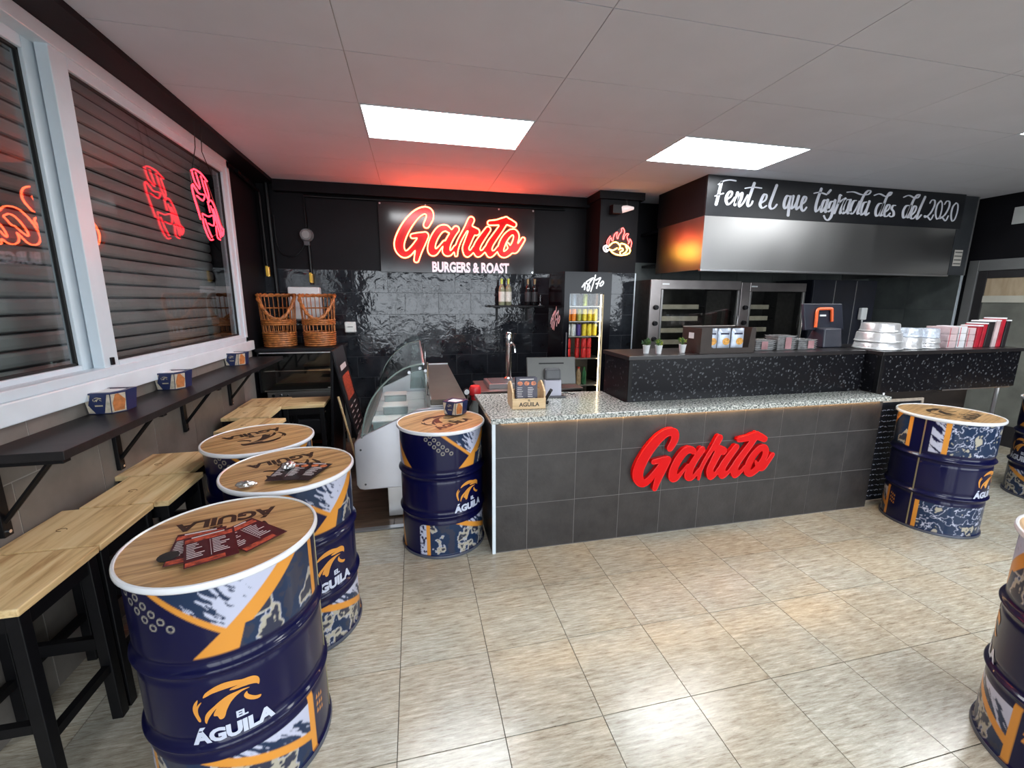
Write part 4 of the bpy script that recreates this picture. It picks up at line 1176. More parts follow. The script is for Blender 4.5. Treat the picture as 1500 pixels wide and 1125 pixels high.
crumple((-.622, 2.158, zl + .0085), (.030, .030, .018), 'round crumpled foil ball lying on the black menus', seed=3)
crumple((-.752, 1.985, .8815), (.042, .017, .016), 'folded scrap of silver foil near the lid edge', seed=5)

# ================================================================== BACK LEFT: WARMER, BASKETS, BOARD
t = thing('warming_cabinet', 'black warming cabinet with sloping dark glass front on a stand', 'display cabinet', (0, 0, 0))
WX0, WX1, WYf, WYb = -1.585, -.785, 4.82, 5.30
B('base', STEEL_D, WX0 + .06, WX1, WYf + .0, WYb, .665, .735, t, bevel=.004)
B('top', BLACK_P, WX0 - .01, WX1 + .02, WYf - .03, WYb + .02, 1.165, 1.200, t, bevel=.004)
B('back_panel', BLACK_P, WX0, WX1, WYb - .02, WYb, .735, 1.165, t)
B('side_panel', BLACK_P, WX0, WX0 + .02, WYf, WYb - .02, .735, 1.165, t)
B('side_panel', BLACK_P, WX1 - .02, WX1, WYf, WYb - .02, .735, 1.165, t)
fg = MB().box(WX0 + .02, WX1 - .02, WYf - .004, WYf, .735, 1.15).build('front_glass', GLASS_B, t)
B('handle_bar', ALU, WX0 + .03, WX1 - .04, WYf - .035, WYf - .022, 1.145, 1.158, t, bevel=.003)
B('wire_shelf', CHROME, WX0 + .03, WX1 - .03, WYf + .06, WYb - .04, .945, .955, t)
B('inner_tray', STEEL, WX0 + .03, WX1 - .03, WYf + .03, WYb - .04, .738, .752, t)
B('name_plate', WHITE_P, WX1 - .14, WX1 - .03, WYf - .006, WYf - .004, .765, .775, t)
for k in range(3): MB().tube([(WX0 + .12 + k * .07, WYf - .014, .70), (WX0 + .12 + k * .07, WYf + .002, .70)], .016 - .004 * k, 12).build('knob', CHROME if k else BLACK_P, t, True)
for (x, y) in ((WX0 + .03, WYf + .03), (WX1 - .03, WYf + .03), (WX0 + .03, WYb - .03), (WX1 - .03, WYb - .03)):
    B('leg', GREY_AL if x > -1 else BLACK_M, x - .022, x + .022, y - .022, y + .022, 0, .664, t, bevel=.002)
B('stand_shelf', BLACK_M, WX0 + .03, WX1 - .03, WYf + .055, WYb - .055, .20, .22, t)
tag(B('tool_case', M('dark_case', (.03, .033, .04), .4, var=.15), -1.42, -.98, 4.92, 5.20, .221, .40, bevel=.015), 'dark carrying case on the shelf below the warming cabinet', 'case')
def crate(loc, label, c):
    t = thing('stacking_crate', label, 'crate', loc, 0, 'black crates below the warming cabinet')
    m = MB()
    for k in range(3): m.box(-.19, .19, -.13, -.12, .01 + k * .055, .05 + k * .055).box(-.19, .19, .12, .13, .01 + k * .055, .05 + k * .055).box(-.19, -.18, -.12, .12, .01 + k * .055, .05 + k * .055).box(.18, .19, -.12, .12, .01 + k * .055, .05 + k * .055)
    m.build('slatted_sides', c, t); B('bottom', c, -.18, .18, -.12, .12, 0, .01, t)
    for sx in (-.175, .175):
        for sy in (-.115, .115): B('corner_post', c, sx - .012, sx + .012, sy - .012, sy + .012, .01, .17, t)
    B('label_sticker', WHITE_P, .06, .13, -.132, -.130, .07, .11, t)
crate((-1.10, 5.06, .4015), 'black slatted crate with a white sticker, on the dark case', BLACK_P)
crate((-1.02, 4.66, .001), 'black slatted crate standing on the floor below the warming cabinet', BLACK_P)

def basket(loc, rz, label):
    t = thing('wicker_basket', label, 'basket', loc, rz, 'tall orange wicker baskets')
    r0, r1, H = .148, .174, .535
    R = lambda z: r0 + (r1 - r0) * z / H
    m = MB()
    for k in range(7):          # closed weave at the foot
        z = .012 + k * .022
        m.tube([(R(z) * (1 + .018 * (-1) ** (j + k)) * math.cos(j * 2 * PI / 44), R(z) * (1 + .018 * (-1) ** (j + k)) * math.sin(j * 2 * PI / 44), z) for j in range(44)], .0115, 5, closed=True)
    m.build('woven_foot', WICKER, t, True)
    MB().lathe([(.0, .004), (R(0), .004), (R(0), .012), (0, .012)], 24, caps=False).build('bottom', WICKER, t)
    front = lambda a: max(0, math.cos(a + PI / 2))          # the front of the rim dips
    for j in range(24):
        a = j * 2 * PI / 24
        top = H - .245 * front(a) ** 1.5
        MB().tube([(R(.15) * math.cos(a), R(.15) * math.sin(a), .15), (R(top) * math.cos(a), R(top) * math.sin(a), top)], .0052, 5).build('stake', WICKER, t, True)
    for (z, lab) in ((.235, 0), (.255, 0), (.275, 0)):
        MB().tube([(R(z) * math.cos(j * PI / 20), R(z) * math.sin(j * PI / 20), z) for j in range(40)], .0095, 6, closed=True).build('woven_band', WICKER, t, True)
    MB().tube([(R(.40) * math.cos(j), R(.40) * math.sin(j), .40) for j in np.linspace(-.25, PI + .25, 24)], .008, 6).build('woven_band', WICKER, t, True)
    for k in range(2):
        pts = []
        for j in range(72):
            a = j * 2 * PI / 72; z = H - .245 * front(a) ** 1.5 + .009 * math.sin(9 * a + k * PI)
            r = R(z) + .009 * math.cos(9 * a + k * PI)
            pts.append((r * math.cos(a), r * math.sin(a), z))
        MB().tube(pts, .0125, 6, closed=True).build('braided_rim', WICKER, t, True)
basket((-1.402, 5.02, 1.2015), math.radians(12), 'left wicker basket on the warming cabinet, close to the window')
basket((-1.005, 5.02, 1.2015), math.radians(4), 'right wicker basket on the warming cabinet, in front of the white box')

# A-frame menu board between cabinet and display
t = thing('menu_board', 'black A-frame menu board with a burger photo behind the display', 'menu board', (-.74, 4.42, 0))
def panel(sgn, nm, extra):
    A, Bp = Vector((0, 0, 1.235)), Vector(((.235 if sgn > 0 else .075) * sgn, 0, .02))
    d = (Bp - A).normalized(); nn = Vector((d.z * -1, 0, d.x)) * sgn
    P_ = lambda y, s, o=0: tuple(A + d * s + Vector((0, y, 0)) + nn * o)
    L_ = (Bp - A).length
    m = MB().hexa([P_(-.28, 0, -.01), P_(.28, 0, -.01), P_(.28, L_, -.01), P_(-.28, L_, -.01)], [P_(-.28, 0, .01), P_(.28, 0, .01), P_(.28, L_, .01), P_(-.28, L_, .01)])
    pn = m.build(nm, BLACKMENU, t, fix=True)
    MB().tube([P_(-.29, 0), P_(-.29, L_)], .013, 6).build('wooden_edge', BLACK_P, pn)
    if extra: MB().tube([P_(-.31, .42, -.05), P_(-.31, L_ - .02, -.05)], .011, 6).build('wooden_strut', CADDY, pn)
    if extra:
        q_ = lambda y0, y1, s0, s1, o: [P_(y0, s0, o), P_(y1, s0, o), P_(y1, s1, o), P_(y0, s1, o)]
        MB().add(q_(-.20, .20, .26, .50, .0112), [(0, 1, 2, 3)]).build('burger_photo', FOOD, pn)
        MB().add(q_(-.16, .16, .16, .21, .0112), [(0, 1, 2, 3)]).build('title_strip', INK, pn)
        m = MB()
        for k in range(6):
            for y in (-.2, .03): m.add(q_(y, y + .13, .56 + k * .055, .572 + k * .055, .0112), [(0, 1, 2, 3)])
        m.build('printed_lines', INK, pn)
panel(1, 'front_panel', True); panel(-1, 'rear_panel', False)

# ================================================================== DRINKS FRIDGE
FX0, FX1, FY0, FY1, FH = 1.607, 2.157, 4.50, 5.06, 2.008
fd = thing('drinks_fridge', 'tall black drinks fridge with a lit glass door and brush numerals', 'fridge', (0, 0, 0))
FB = M('black_gloss_cabinet', (.004, .004, .006), .14, spec=.2, var=.15)
B('side_wall', FB, FX0, FX0 + .03, FY0 + .05, FY1, .10, FH, fd, bevel=.003)
B('side_wall', FB, FX1 - .03, FX1, FY0 + .05, FY1, .10, FH, fd, bevel=.003)
B('back_wall', M('fridge_inner_back', (.22, .21, .20), .5), FX0 + .03, FX1 - .03, FY1 - .03, FY1, .10, FH, fd)
B('roof', FB, FX0 + .03, FX1 - .03, FY0 + .05, FY1 - .03, 1.80, FH, fd)
B('plinth', BLACK_P, FX0 + .01, FX1 - .01, FY0 + .07, FY1 - .01, 0, .12, fd)
d_ = MB().box(FX0, FX0 + .062, FY0, FY0 + .045, .14, FH - .004).box(FX1 - .085, FX1, FY0, FY0 + .045, .14, FH - .004).box(FX0 + .062, FX1 - .085, FY0, FY0 + .045, 1.772, FH - .004).box(FX0 + .062, FX1 - .085, FY0, FY0 + .045, .14, .50).build('door', FB, fd)
MB().box(FX0 + .062, FX1 - .085, FY0 + .018, FY0 + .022, .50, 1.772).build('door_pane', GLASS_C, d_)
MB().tube([(FX0 + .03, FY0 - .012, .95), (FX0 + .03, FY0 - .012, 1.35)], .008, 8).build('door_handle', DARKGREY, d_, True)
LED = EM('warm_white_led', (1.0, .80, .50), 5.0)
for (x, n_) in ((FX1 - .098, 'led_strip'), (FX0 + .07, 'led_strip')):
    B(n_, LED if n_ == 'led_strip' and x > 1.9 else EM('dim_led', (1, .85, .6), 2.5), x - .006, x + .006, FY0 + .046, FY0 + .052, .52, 1.765, fd)
SHZ = [.735, 1.050, 1.305, 1.472, 1.640]
for z in SHZ: B('shelf', M('chrome_wire_shelf', (.45, .43, .40), .35, .7), FX0 + .032, FX1 - .032, FY0 + .07, FY1 - .04, z - .014, z - .004, fd)
NUM = [[(150, 610), (200, 540), (245, 480), (248, 560), (240, 690)], [(530, 310), (440, 350), (310, 430), (300, 480), (370, 530), (420, 600), (385, 715), (340, 715), (332, 640), (400, 480), (530, 310)],
       [(610, 220), (540, 500), (465, 740)], [(630, 380), (790, 300), (730, 440), (665, 640)], [(640, 500), (740, 470)], [(870, 410), (790, 500), (800, 570), (870, 530), (910, 450), (870, 410)]]
ns = [[(p[0], p[1], 22) for p in crom(s, 6)] for s in NUM]
NLS = []
for st in ns:
    nx, ny, nD = field([st], 6, 60)
    NLS.append([thin(l, 8) for l in contours(nx, ny, nD, 0, 6)])
s_, s2_ = .00033, .00050
NUM_W = M('white_lit_numerals', (.8, .82, .84), .4, emit=(1, 1, 1), es=.30)
for NL in NLS:
    MB().sheet(NL, lambda x, y: (FX0 + .325 + (x - 530) * s_, FY0 - .001, 1.885 - (y - 480) * s_)).build('brush_numeral', NUM_W, fd)
    MB().sheet(NL, lambda x, y: (FX0 - .001, FY0 + .30 - (x - 530) * s2_ * .9, 1.49 - (y - 480) * s2_)).build('brush_numeral', LETTER_W, fd)
# cans and bottles, one by one
def can_mesh(c, nm, h=.138, r=.029):
    return [MB().lathe([(r * .82, 0), (r, .006), (r, h - .014), (r * .86, h - .004)], 14).mesh('can_body', M(nm, c, .3, .35, var=.25, vscale=40), True), MB().lathe([(r * .86, h - .004), (r * .88, h), (r * .8, h), (r * .78, h - .003)], 14).mesh('can_lid', CHROME, True)]
CANS = {'orange': (.75, .22, .02), 'olive green': (.30, .30, .06), 'yellow': (.72, .55, .04), 'silver white': (.55, .58, .60), 'purple': (.07, .04, .20), 'red': (.62, .03, .03), 'lime': (.50, .58, .08), 'blue grey': (.20, .27, .36), 'dark brown': (.12, .06, .03), 'black': (.03, .03, .03)}
CM = {k: can_mesh(c, k.replace(' ', '_') + '_can', .115 if k == 'red' else .138) for k, c in CANS.items()}
def can(kind, x, y, z, label, grp):
    t = thing('drink_can', label, 'can', (x, y, z), 0, grp)
    put('can_body', CM[kind][0], t); put('can_lid', CM[kind][1], t)
cx0, dx, cy = 1.700, .0645, FY0 + .115
rows = [(1.637, ['blue grey', 'blue grey', 'black', 'lime', 'black', 'dark brown'], 'top'), (1.469, ['orange', 'orange', 'olive green', 'yellow', 'yellow', 'yellow'], 'second'), (1.302, ['silver white', 'silver white', 'purple', 'yellow', 'yellow', 'yellow'], 'third')]
for z, ks, nm in rows:
    cnt = {k: ks.count(k) for k in ks}
    for i, k in enumerate(ks):
        lab = f'{k} drink can, ' + ('leftmost', 'second from the left', 'third from the left', 'fourth from the left', 'fifth from the left', 'rightmost')[i] + f' on the {nm} fridge shelf'
        can(k, cx0 + i * dx, cy, z, lab, f'{k} cans on the {nm} fridge shelf')
for i in (0, 2, 3, 4):
    for lv in (0, 1):
        lab = ('lower' if lv == 0 else 'upper') + ' red can of the ' + {0: 'leftmost', 2: 'second', 3: 'third', 4: 'rightmost'}[i] + ' stack in the fridge'
        can('red', cx0 + .01 + i * .062, cy + (.04 if i == 2 else 0), 1.047 + lv * .1155, lab, 'red cans on the fourth fridge shelf, ' + ('lower layer' if lv == 0 else 'upper layer'))
for i, (c, lab, nm) in enumerate((((.42, .30, .18), 'clear bottle with a red cap, leftmost on the low fridge shelf', 'clear_bottle'), ((.44, .32, .20), 'clear bottle with a red cap, middle of the low fridge shelf', 'clear_bottle'), ((.42, .30, .18), 'clear bottle with a red cap beside the green bottle', 'clear_bottle'), ((.02, .13, .05), 'green bottle at the right of the low fridge shelf', 'green_bottle'))):
    t = thing('soft_drink_bottle', lab, 'bottle', (1.715 + i * .068, cy + .01, .732), 0, 'bottles on the low fridge shelf')
    MB().lathe([(.026, 0), (.030, .006), (.030, .06), (.026, .075), (.030, .09), (.030, .13), (.014, .175), (.013, .19)], 14).build('bottle_body', M(nm + str(i), c, .12, coat=.4, var=.3, vscale=30), t, True)
    MB().lathe([(.015, .19), (.015, .205), (.0, .206)], 12).build('cap', M('red_cap', (.6, .03, .02), .4) if i < 3 else M('green_cap', (.03, .2, .05), .4), t, True)

# wall shelf with bottles and glasses
t = thing('bottle_shelf', 'short black shelf on the slate tiles holding wine bottles', 'shelf', (0, 0, 0))
B('board', BLACK_M, .915, 1.60, 5.20, 5.405, 1.610, 1.634, t, bevel=.002)
for x in (1.03, 1.42):
    m = MB().box(x - .012, x + .012, 5.385, 5.407, 1.44, 1.609).box(x - .012, x + .012, 5.23, 5.385, 1.594, 1.609)
    m.build('bracket', BLACK_M, t)
BP = [(.036, 0), (.039, .005), (.039, .19), (.034, .215), (.016, .25), (.014, .26), (.014, .305), (.016, .307), (.016, .322), (.0, .323)]
def bottle(x, y, z, glass, cap, lab, label, grp, s=1.0):
    t = thing('wine_bottle', label, 'bottle', (x, y, z), 0, grp)
    MB().lathe([(r * s, h * s) for r, h in BP[:7]], 18).build('glass', glass, t, True)
    MB().lathe([(.0148 * s, .258 * s), (.0158 * s, .30 * s), (.0168 * s, .322 * s), (0, .323 * s)], 14).build('capsule', cap, t, True)
    if lab: MB().lathe([(.0394 * s, .045 * s), (.0394 * s, .165 * s)], 18, caps=False).build('paper_label', lab, t, True)
WG = M('pale_wine_glass', (.24, .25, .16), .1, coat=.5, var=.1); DG = M('black_wine_glass', (.010, .010, .012), .08, coat=.5)
YC = M('lime_foil', (.50, .58, .10), .3, .3); GC = M('dull_gold_foil', (.30, .22, .12), .3, .5)
PL = M('cream_label', (.66, .64, .58), .6, var=.12, vscale=50); DL_ = M('dark_label', (.05, .05, .055), .5)
bottle(1.070, 5.29, 1.6345, WG, YC, PL, 'left white wine bottle with cream label and lime capsule', 'bottles on the wall shelf')
bottle(1.155, 5.29, 1.6345, WG, YC, PL, 'right white wine bottle with cream label and lime capsule', 'bottles on the wall shelf')
bottle(1.405, 5.29, 1.6345, DG, GC, DL_, 'left dark wine bottle on the wall shelf', 'bottles on the wall shelf')
bottle(1.492, 5.29, 1.6345, DG, GC, DL_, 'right dark wine bottle beside the drinking glass', 'bottles on the wall shelf')
t = thing('drinking_glass', 'clear drinking glass at the fridge end of the bottle shelf', 'glass', (1.562, 5.27, 1.6345))
MB().lathe([(.026, .002), (.031, .13)], 18, caps=False).build('bowl', GLASS_C, t, True); MB().lathe([(.0, .0), (.026, .0), (.026, .006), (0, .006)], 18, caps=False).build('foot', M('thick_glass', (.5, .52, .52), .1), t)

# ================================================================== ON THE GRANITE
t = thing('menu_caddy', 'light wooden caddy holding upright menus on the granite top', 'menu holder', (.762, 2.885, .9575), math.radians(-3))
B('bottom', CADDY, -.115, .115, -.10, .10, 0, .008, t)
fp = B('front_board', CADDY, -.118, .118, -.108, -.098, 0, .075, t, bevel=.002)
B('back_board', CADDY, -.118, .118, .098, .108, 0, .10, t, bevel=.002)
for sx in (-1, 1):
    x0 = sx * .112
    MB().prism([[(-.098, 0), (.098, 0), (.098, .14), (.06, .165), (.02, .178), (-.02, .165), (-.098, .12)]], lambda y, z: (x0 - .006, y, z), lambda y, z: (x0 + .006, y, z)).build('side_board', CADDY, t, fix=True)
text_mesh('AGUILA', .040, lambda x, y, z: (x, -.1088, .032 + y), BROWN_INK, 'burnt_lettering', fp, bold=.0012)
text_mesh('EL', .018, lambda x, y, z: (x, -.1088, .061 + y), BROWN_INK, 'burnt_lettering', fp, bold=.0006)
for k in range(2): B('divider', CADDY, .05, .106, .0 + k * .05, .006 + k * .05, .008, .12, t)
def standing_menu(loc, label, tilt):
    t = thing('standing_menu', label, 'menu', loc, math.radians(-3), 'menus standing in the caddy')
    w, h = .150, .205
    c, s = math.cos(tilt), math.sin(tilt)
    P_ = lambda x, z, o=0: (x, z * s - o * c, z * c + o * s)
    MB().hexa([P_(-w / 2, 0, 0), P_(w / 2, 0, 0), P_(w / 2, 0, .001), P_(-w / 2, 0, .001)][::-1], [P_(-w / 2, h, 0), P_(w / 2, h, 0), P_(w / 2, h, .001), P_(-w / 2, h, .001)][::-1]).build('sheet', M('purple_black_menu', (.026, .020, .045), .35, var=.3, vscale=25), t, fix=True)
    for k in range(3):
        MB().add([P_(-.048 + .048 * k + .019 * math.cos(a), .163 + .015 * math.sin(a), .0022) for a in np.linspace(0, 2 * PI, 14, False)], [tuple(range(14))]).build('dish_photo', FOOD2, t)
    m = MB()
    m.add([P_(-.05, .188, .0022), P_(.05, .188, .0022), P_(.05, .195, .0022), P_(-.05, .195, .0022)], [(0, 1, 2, 3)])
    rr = random.Random(4)
    for col in (-.068, .006):
        for k in range(9):
            z = .132 - k * .0125; x1 = col + .03 + .025 * rr.random()
            m.add([P_(col, z, .0022), P_(x1, z, .0022), P_(x1, z + .004, .0022), P_(col, z + .004, .0022)], [(0, 1, 2, 3)])
    m.build('printed_lines', INK, t)
standing_menu((.750, 2.812, .967), 'front purple black menu with dish photos in the wooden caddy', .10)
standing_menu((.748, 2.845, .967), 'rear purple black menu standing behind another in the caddy', .12)

t = thing('till_screen', 'grey till screen seen from behind on a pale stand', 'till', (1.035, 3.13, .9575), math.radians(-4))
B('foot', DARKGREY, -.075, .095, -.07, .09, 0, .012, t, bevel=.004)
m = MB().hexa([(-.068, -.045, .012), (.068, -.045, .012), (.068, .05, .012), (-.068, .05, .012)], [(-.066, -.035, .135), (.066, -.035, .135), (.066, .02, .135), (-.066, .02, .135)])
m.build('stand', LILAC, t, bevel=.006)
m = MB().hexa([(-.066, -.036, .136), (.066, -.036, .136), (.066, .02, .136), (-.066, .02, .136)], [(-.060, -.028, .222), (.060, -.028, .222), (.060, .03, .222), (-.060, .03, .222)])
m.build('neck', DARKGREY, t, bevel=.014)
tl = Matrix.Translation((0, .03, .222)) @ Matrix.Rotation(math.radians(-14), 4, 'X')
sc_ = MB().box(-.195, .195, 0, .022, -.13, .085, T=tl).build('screen_housing', M('warm_grey_metal', (.10, .10, .095), .35, .4, var=.05), t, bevel=.005)
MB().box(-.19, .19, .022, .024, -.125, .08, T=tl).build('display_glass', M('black_display', (.01, .01, .012), .1), sc_)
MB().box(-.10, .10, -.002, .001, .030, .040, T=tl).build('vent_slot', BLACK_P, sc_)
MB().tube([(.09, .05, .01), (.14, .06, .012), (.17, .03, .006), (.20, .05, .005)], .004, 6).build('cable', RUBBER, t, True)
t = thing('card_reader', 'small black card reader leaning beside the menu caddy', 'card reader', (.915, 2.93, .9575), math.radians(-25))
T_ = Matrix.Translation((0, 0, .012)) @ Matrix.Rotation(math.radians(28), 4, 'Y')
MB().box(-.012, .012, -.035, .035, 0, .10, T=T_).build('body', BLACK_P, t, bevel=.004)
MB().box(.0122, .0132, -.025, .025, .03, .085, T=T_).build('screen', WHITE_P, t)
MB().box(-.006, .03, -.03, .03, -.012, 0.0, T=Matrix.Translation((0, 0, .012))).build('base', BLACK_P, t)

# chalkboard leaning beside the counter
t = thing('chalkboard', 'wood framed chalkboard with handwritten lines leaning by the counter end', 'chalkboard', (3.93, 2.655, 0))
tilt = math.radians(-1.2)
T_ = Matrix.Rotation(tilt, 4, 'X')
w, h = .265, .905
WF = wood_mat('grey_wood_frame', (.30, .25, .20), (.38, .32, .26), (.46, .40, .33), (8, 8, .8), 4)
MB().box(-w + .02, w - .02, .002, .010, .02, h - .02, T=T_).build('slate', M('chalkboard_black', (.010, .012, .018), .45, var=.3, vscale=6), t)
for (a, b, c, d) in ((-w, -w + .022, 0, h), (w - .022, w, 0, h), (-w + .022, w - .022, h - .022, h), (-w + .022, w - .022, 0, .022)):
    MB().box(a, b, -.006, .014, c, d, T=T_).build('frame_rail', WF, t, bevel=.002)
rr = random.Random(9)
CH = M('blue_white_chalk', (.34, .38, .48), .8, var=.3, vscale=80)
for k in range(17):
    z = h - .09 - k * .047
    m = MB(); x = -w + .045
    while x < w - .09:
        l = rr.uniform(.02, .06)
        pts = [(x + l * i / 6., -.0002, z + .006 * rr.uniform(-1, 1)) for i in range(7)]
        m.tube([tuple(T_ @ Vector(p)) for p in pts], .0022, 4); x += l + .014
    m.build('chalk_line', CH, t)

# ================================================================== KITCHEN
kb = thing('kitchen_bench', 'long steel kitchen bench hidden behind the raised counter', 'work bench', (0, 0, 0))
B('worktop', STEEL, 2.71, 6.36, 4.56, 5.38, .86, .90, kb, bevel=.004)
B('under_cabinet', BLACK_P, 2.72, 6.34, 4.60, 5.36, 0, .86, kb)
OVF, OVB = 4.62, 5.28
OVS = M('oven_steel', (.38, .345, .335), .30, .9, var=.12, vscale=4)
PERF = M('dark_perforated_steel', (.040, .038, .036), .4, .7, var=.25, vscale=25)
def oven(x0, x1, zt, label, col_w, inner):
    t = thing('rotisserie_oven', label, 'oven', (x0, OVF, .90), 0, 'rotisserie ovens under the hood')
    W_, H_ = x1 - x0, zt - .90
    B('side_wall', PERF, 0, .02, .02, OVB - OVF, 0, H_, t); B('side_wall', PERF, W_ - .02, W_, .02, OVB - OVF, 0, H_, t)
    B('roof', OVS, .02, W_ - .02, .02, OVB - OVF, H_ - .02, H_, t); B('floor_pan', OVS, .02, W_ - .02, .02, OVB - OVF, 0, .03, t)
    B('back_wall', M('oven_interior', (.10, .10, .095), .4, .5, var=.2), .02, W_ - .02, OVB - OVF - .02, OVB - OVF, .03, H_ - .02, t)
    cp = B('control_column', OVS, 0, col_w, -.01, .02, 0, H_, t, bevel=.003)
    for k in range(4):
        z = .722 - k * .186
        kn = MB().tube([(col_w * .55, -.012, z), (col_w * .55, -.045, z)], [.030, .026], 16).build('knob', BLACK_P, cp, True)
    B('name_plate', WHITE_P, col_w + .01, col_w + .10, -.013, -.010, H_ - .055, H_ - .040, cp)
    B('top_rail', OVS, col_w, W_, -.01, .02, H_ - .105, H_, t, bevel=.003)
    dr_ = MB().box(col_w + .005, col_w + .03, -.012, .015, .02, H_ - .11).box(W_ - .035, W_ - .005, -.012, .015, .02, H_ - .11).box(col_w + .03, W_ - .035, -.012, .015, .02, .05).build('door', STEEL_D, t, bevel=.002)
    MB().box(col_w + .03, W_ - .035, .0, .004, .05, H_ - .11).build('door_glass', GLASS_B, dr_)
    MB().tube([(W_ - .02, -.03, .25), (W_ - .02, -.03, .62)], .008, 8).build('door_handle', CHROME, dr_, True)
    for k in range(5):
        z = .12 + k * .145
        B('spit_rack', M('greased_steel', (.62, .58, .48), .4, .3, var=.15), col_w + .04, col_w + .04 + inner, .16, .20, z, z + .055, t)
        MB().tube([(col_w + .04, .18, z + .028), (W_ - .05, .18, z + .028)], .006, 6).build('spit_rod', CHROME, t, True)
    B('motor_panel', PERF, col_w + .10 + inner, W_ - .04, .10, .13, .03, H_ - .12, t)
oven(2.705, 3.925, 1.940, 'large rotisserie oven next to the pillar with red glow on its rail', .135, .60)
oven(3.935, 4.895, 1.925, 'rotisserie oven on the right, half behind the snack box', .125, .42)
t = thing('tall_cabinet', 'tall dark blue black cabinet between the ovens and the tiled corner', 'cabinet', (5.10, 4.70, .90))
B('body', M('blue_black_laminate', (.012, .014, .024), .35, var=.15), 0, 1.05, .02, .62, 0, 1.08, t)
for k in range(3): B('door', MATS['blue_black_laminate'], .005 + k * .35, .345 + k * .35, 0, .019, .005, 1.075, t, bevel=.002)
for k in (1, 2): B('edge_strip', ALU, -.003 + k * .35, .003 + k * .35, -.004, .018, .02, 1.07, t)
t = thing('steel_duct_panel', 'grey steel duct panel at the right end of the hood', 'panel', (6.46, 4.12, 0))
B('panel', M('painted_grey_steel', (.05, .055, .062), .4, .3, var=.1), 0, .26, 0, .03, 2.03, ZC - .003, t)
B('flange', GREY_AL, .26, .275, -.006, .03, 2.03, ZC - .003, t)
t = thing('striped_notice', 'small white striped notice stuck beside the end of the hood', 'notice', (6.50, 4.118, 2.14))
B('paper', M('cream_paper', (.48, .46, .42), .7), 0, .13, -.003, 0, 0, .19, t)
for k in range(4): B('printed_line', M('grey_ink', (.10, .10, .10), .6), .008, .122, -.0042, -.003, .02 + k * .045, .034 + k * .045, t)

ZT = 1.3025
def planter(x, y, label, cols, seed, s=1.0):
    t = thing('potted_plant', label, 'plant', (x, y, ZT), 0, 'little potted plants on the raised counter')
    MB().lathe([(.020, 0), (.027, .058), (.029, .060), (.029, .064), (.024, .064), (.022, .054), (0, .054)], 18, caps=False).build('pot', M('white_ceramic', (.76, .77, .78), .35), t, True)
    rr = random.Random(seed)
    lf = MB().add([(0, 0, 0), (.006, .008, .002), (0, .020, .004), (-.006, .008, .002), (0, .010, -.001)], [(0, 1, 4), (1, 2, 4), (2, 3, 4), (3, 0, 4)])
    for si in range(12):
        a = rr.uniform(0, 2 * PI); r = rr.uniform(.002, .032) * s; hgt = rr.uniform(.078, .112)
        tip = Vector((r * math.cos(a), r * math.sin(a), hgt))
        MB().tube([(r * .2 * math.cos(a), r * .2 * math.sin(a), .054), tuple(tip)], .0015, 4).build('stem', M('green_stem', (.08, .16, .04), .6), t)
        m = MB()
        for k in range(7):
            R_ = Matrix.Translation(tip - Vector((0, 0, .018 * rr.random()))) @ Matrix.Rotation(rr.uniform(0, 2 * PI), 4, 'Z') @ Matrix.Rotation(rr.uniform(-.2, 1.0), 4, 'X')
            m.add([tuple(R_ @ Vector(p)) for p in lf.v], lf.f)
        o = m.build('leaf_tuft', M(cols[si % 2][0], cols[si % 2][1], .55, var=.3), t); o['kind'] = 'stuff'
GRN = ('mid_green_leaf', (.09, .20, .05)); DGR = ('dark_green_leaf', (.045, .11, .045)); YGR = ('yellow_green_leaf', (.30, .36, .05))
planter(1.728, 2.955, 'leftmost little potted plant with dark green leaves', (GRN, DGR), 1)
planter(1.815, 2.925, 'low yellow green potted plant, middle of the three', (YGR, GRN), 2, .7)
planter(2.040, 2.955, 'little potted plant with yellow tipped leaves beside the snack box', (YGR, GRN), 3)

CARD = M('brown_black_card', (.032, .022, .018), .6, var=.15)
t = thing('snack_display_box', 'dark card display box with a window full of snack bags', 'display box', (2.365, 2.97, ZT), math.radians(2))
m = MB().box(-.25, -.245, -.11, .11, 0, .195).box(.245, .25, -.11, .11, 0, .195).box(-.245, .245, .105, .11, 0, .195).box(-.245, .245, -.105, .105, 0, .004)
m.build('walls', CARD, t)
wl_ = [(-.25, 0), (.25, 0), (.25, .195), (.21, .195), (.19, .04), (-.13, .04), (-.15, .05), (-.155, .195), (-.25, .195)]
MB().prism([wl_], lambda x, z: (x, -.115, z), lambda x, z: (x, -.110, z)).build('front_wall', CARD, t, fix=True)
B('sticker', WHITE_P, -.2515, -.2502, -.03, .03, .11, .155, t)
B('torn_edge', M('raw_card_edge', (.42, .38, .33), .8), -.25, .25, .104, .111, .195, .200, t)
BAG = M('silver_blue_bag', (.50, .56, .66), .28, .3, var=.25, vscale=14)
CRISP = M('golden_crisp_print', (.62, .30, .05), .4, var=.5, vscale=60)
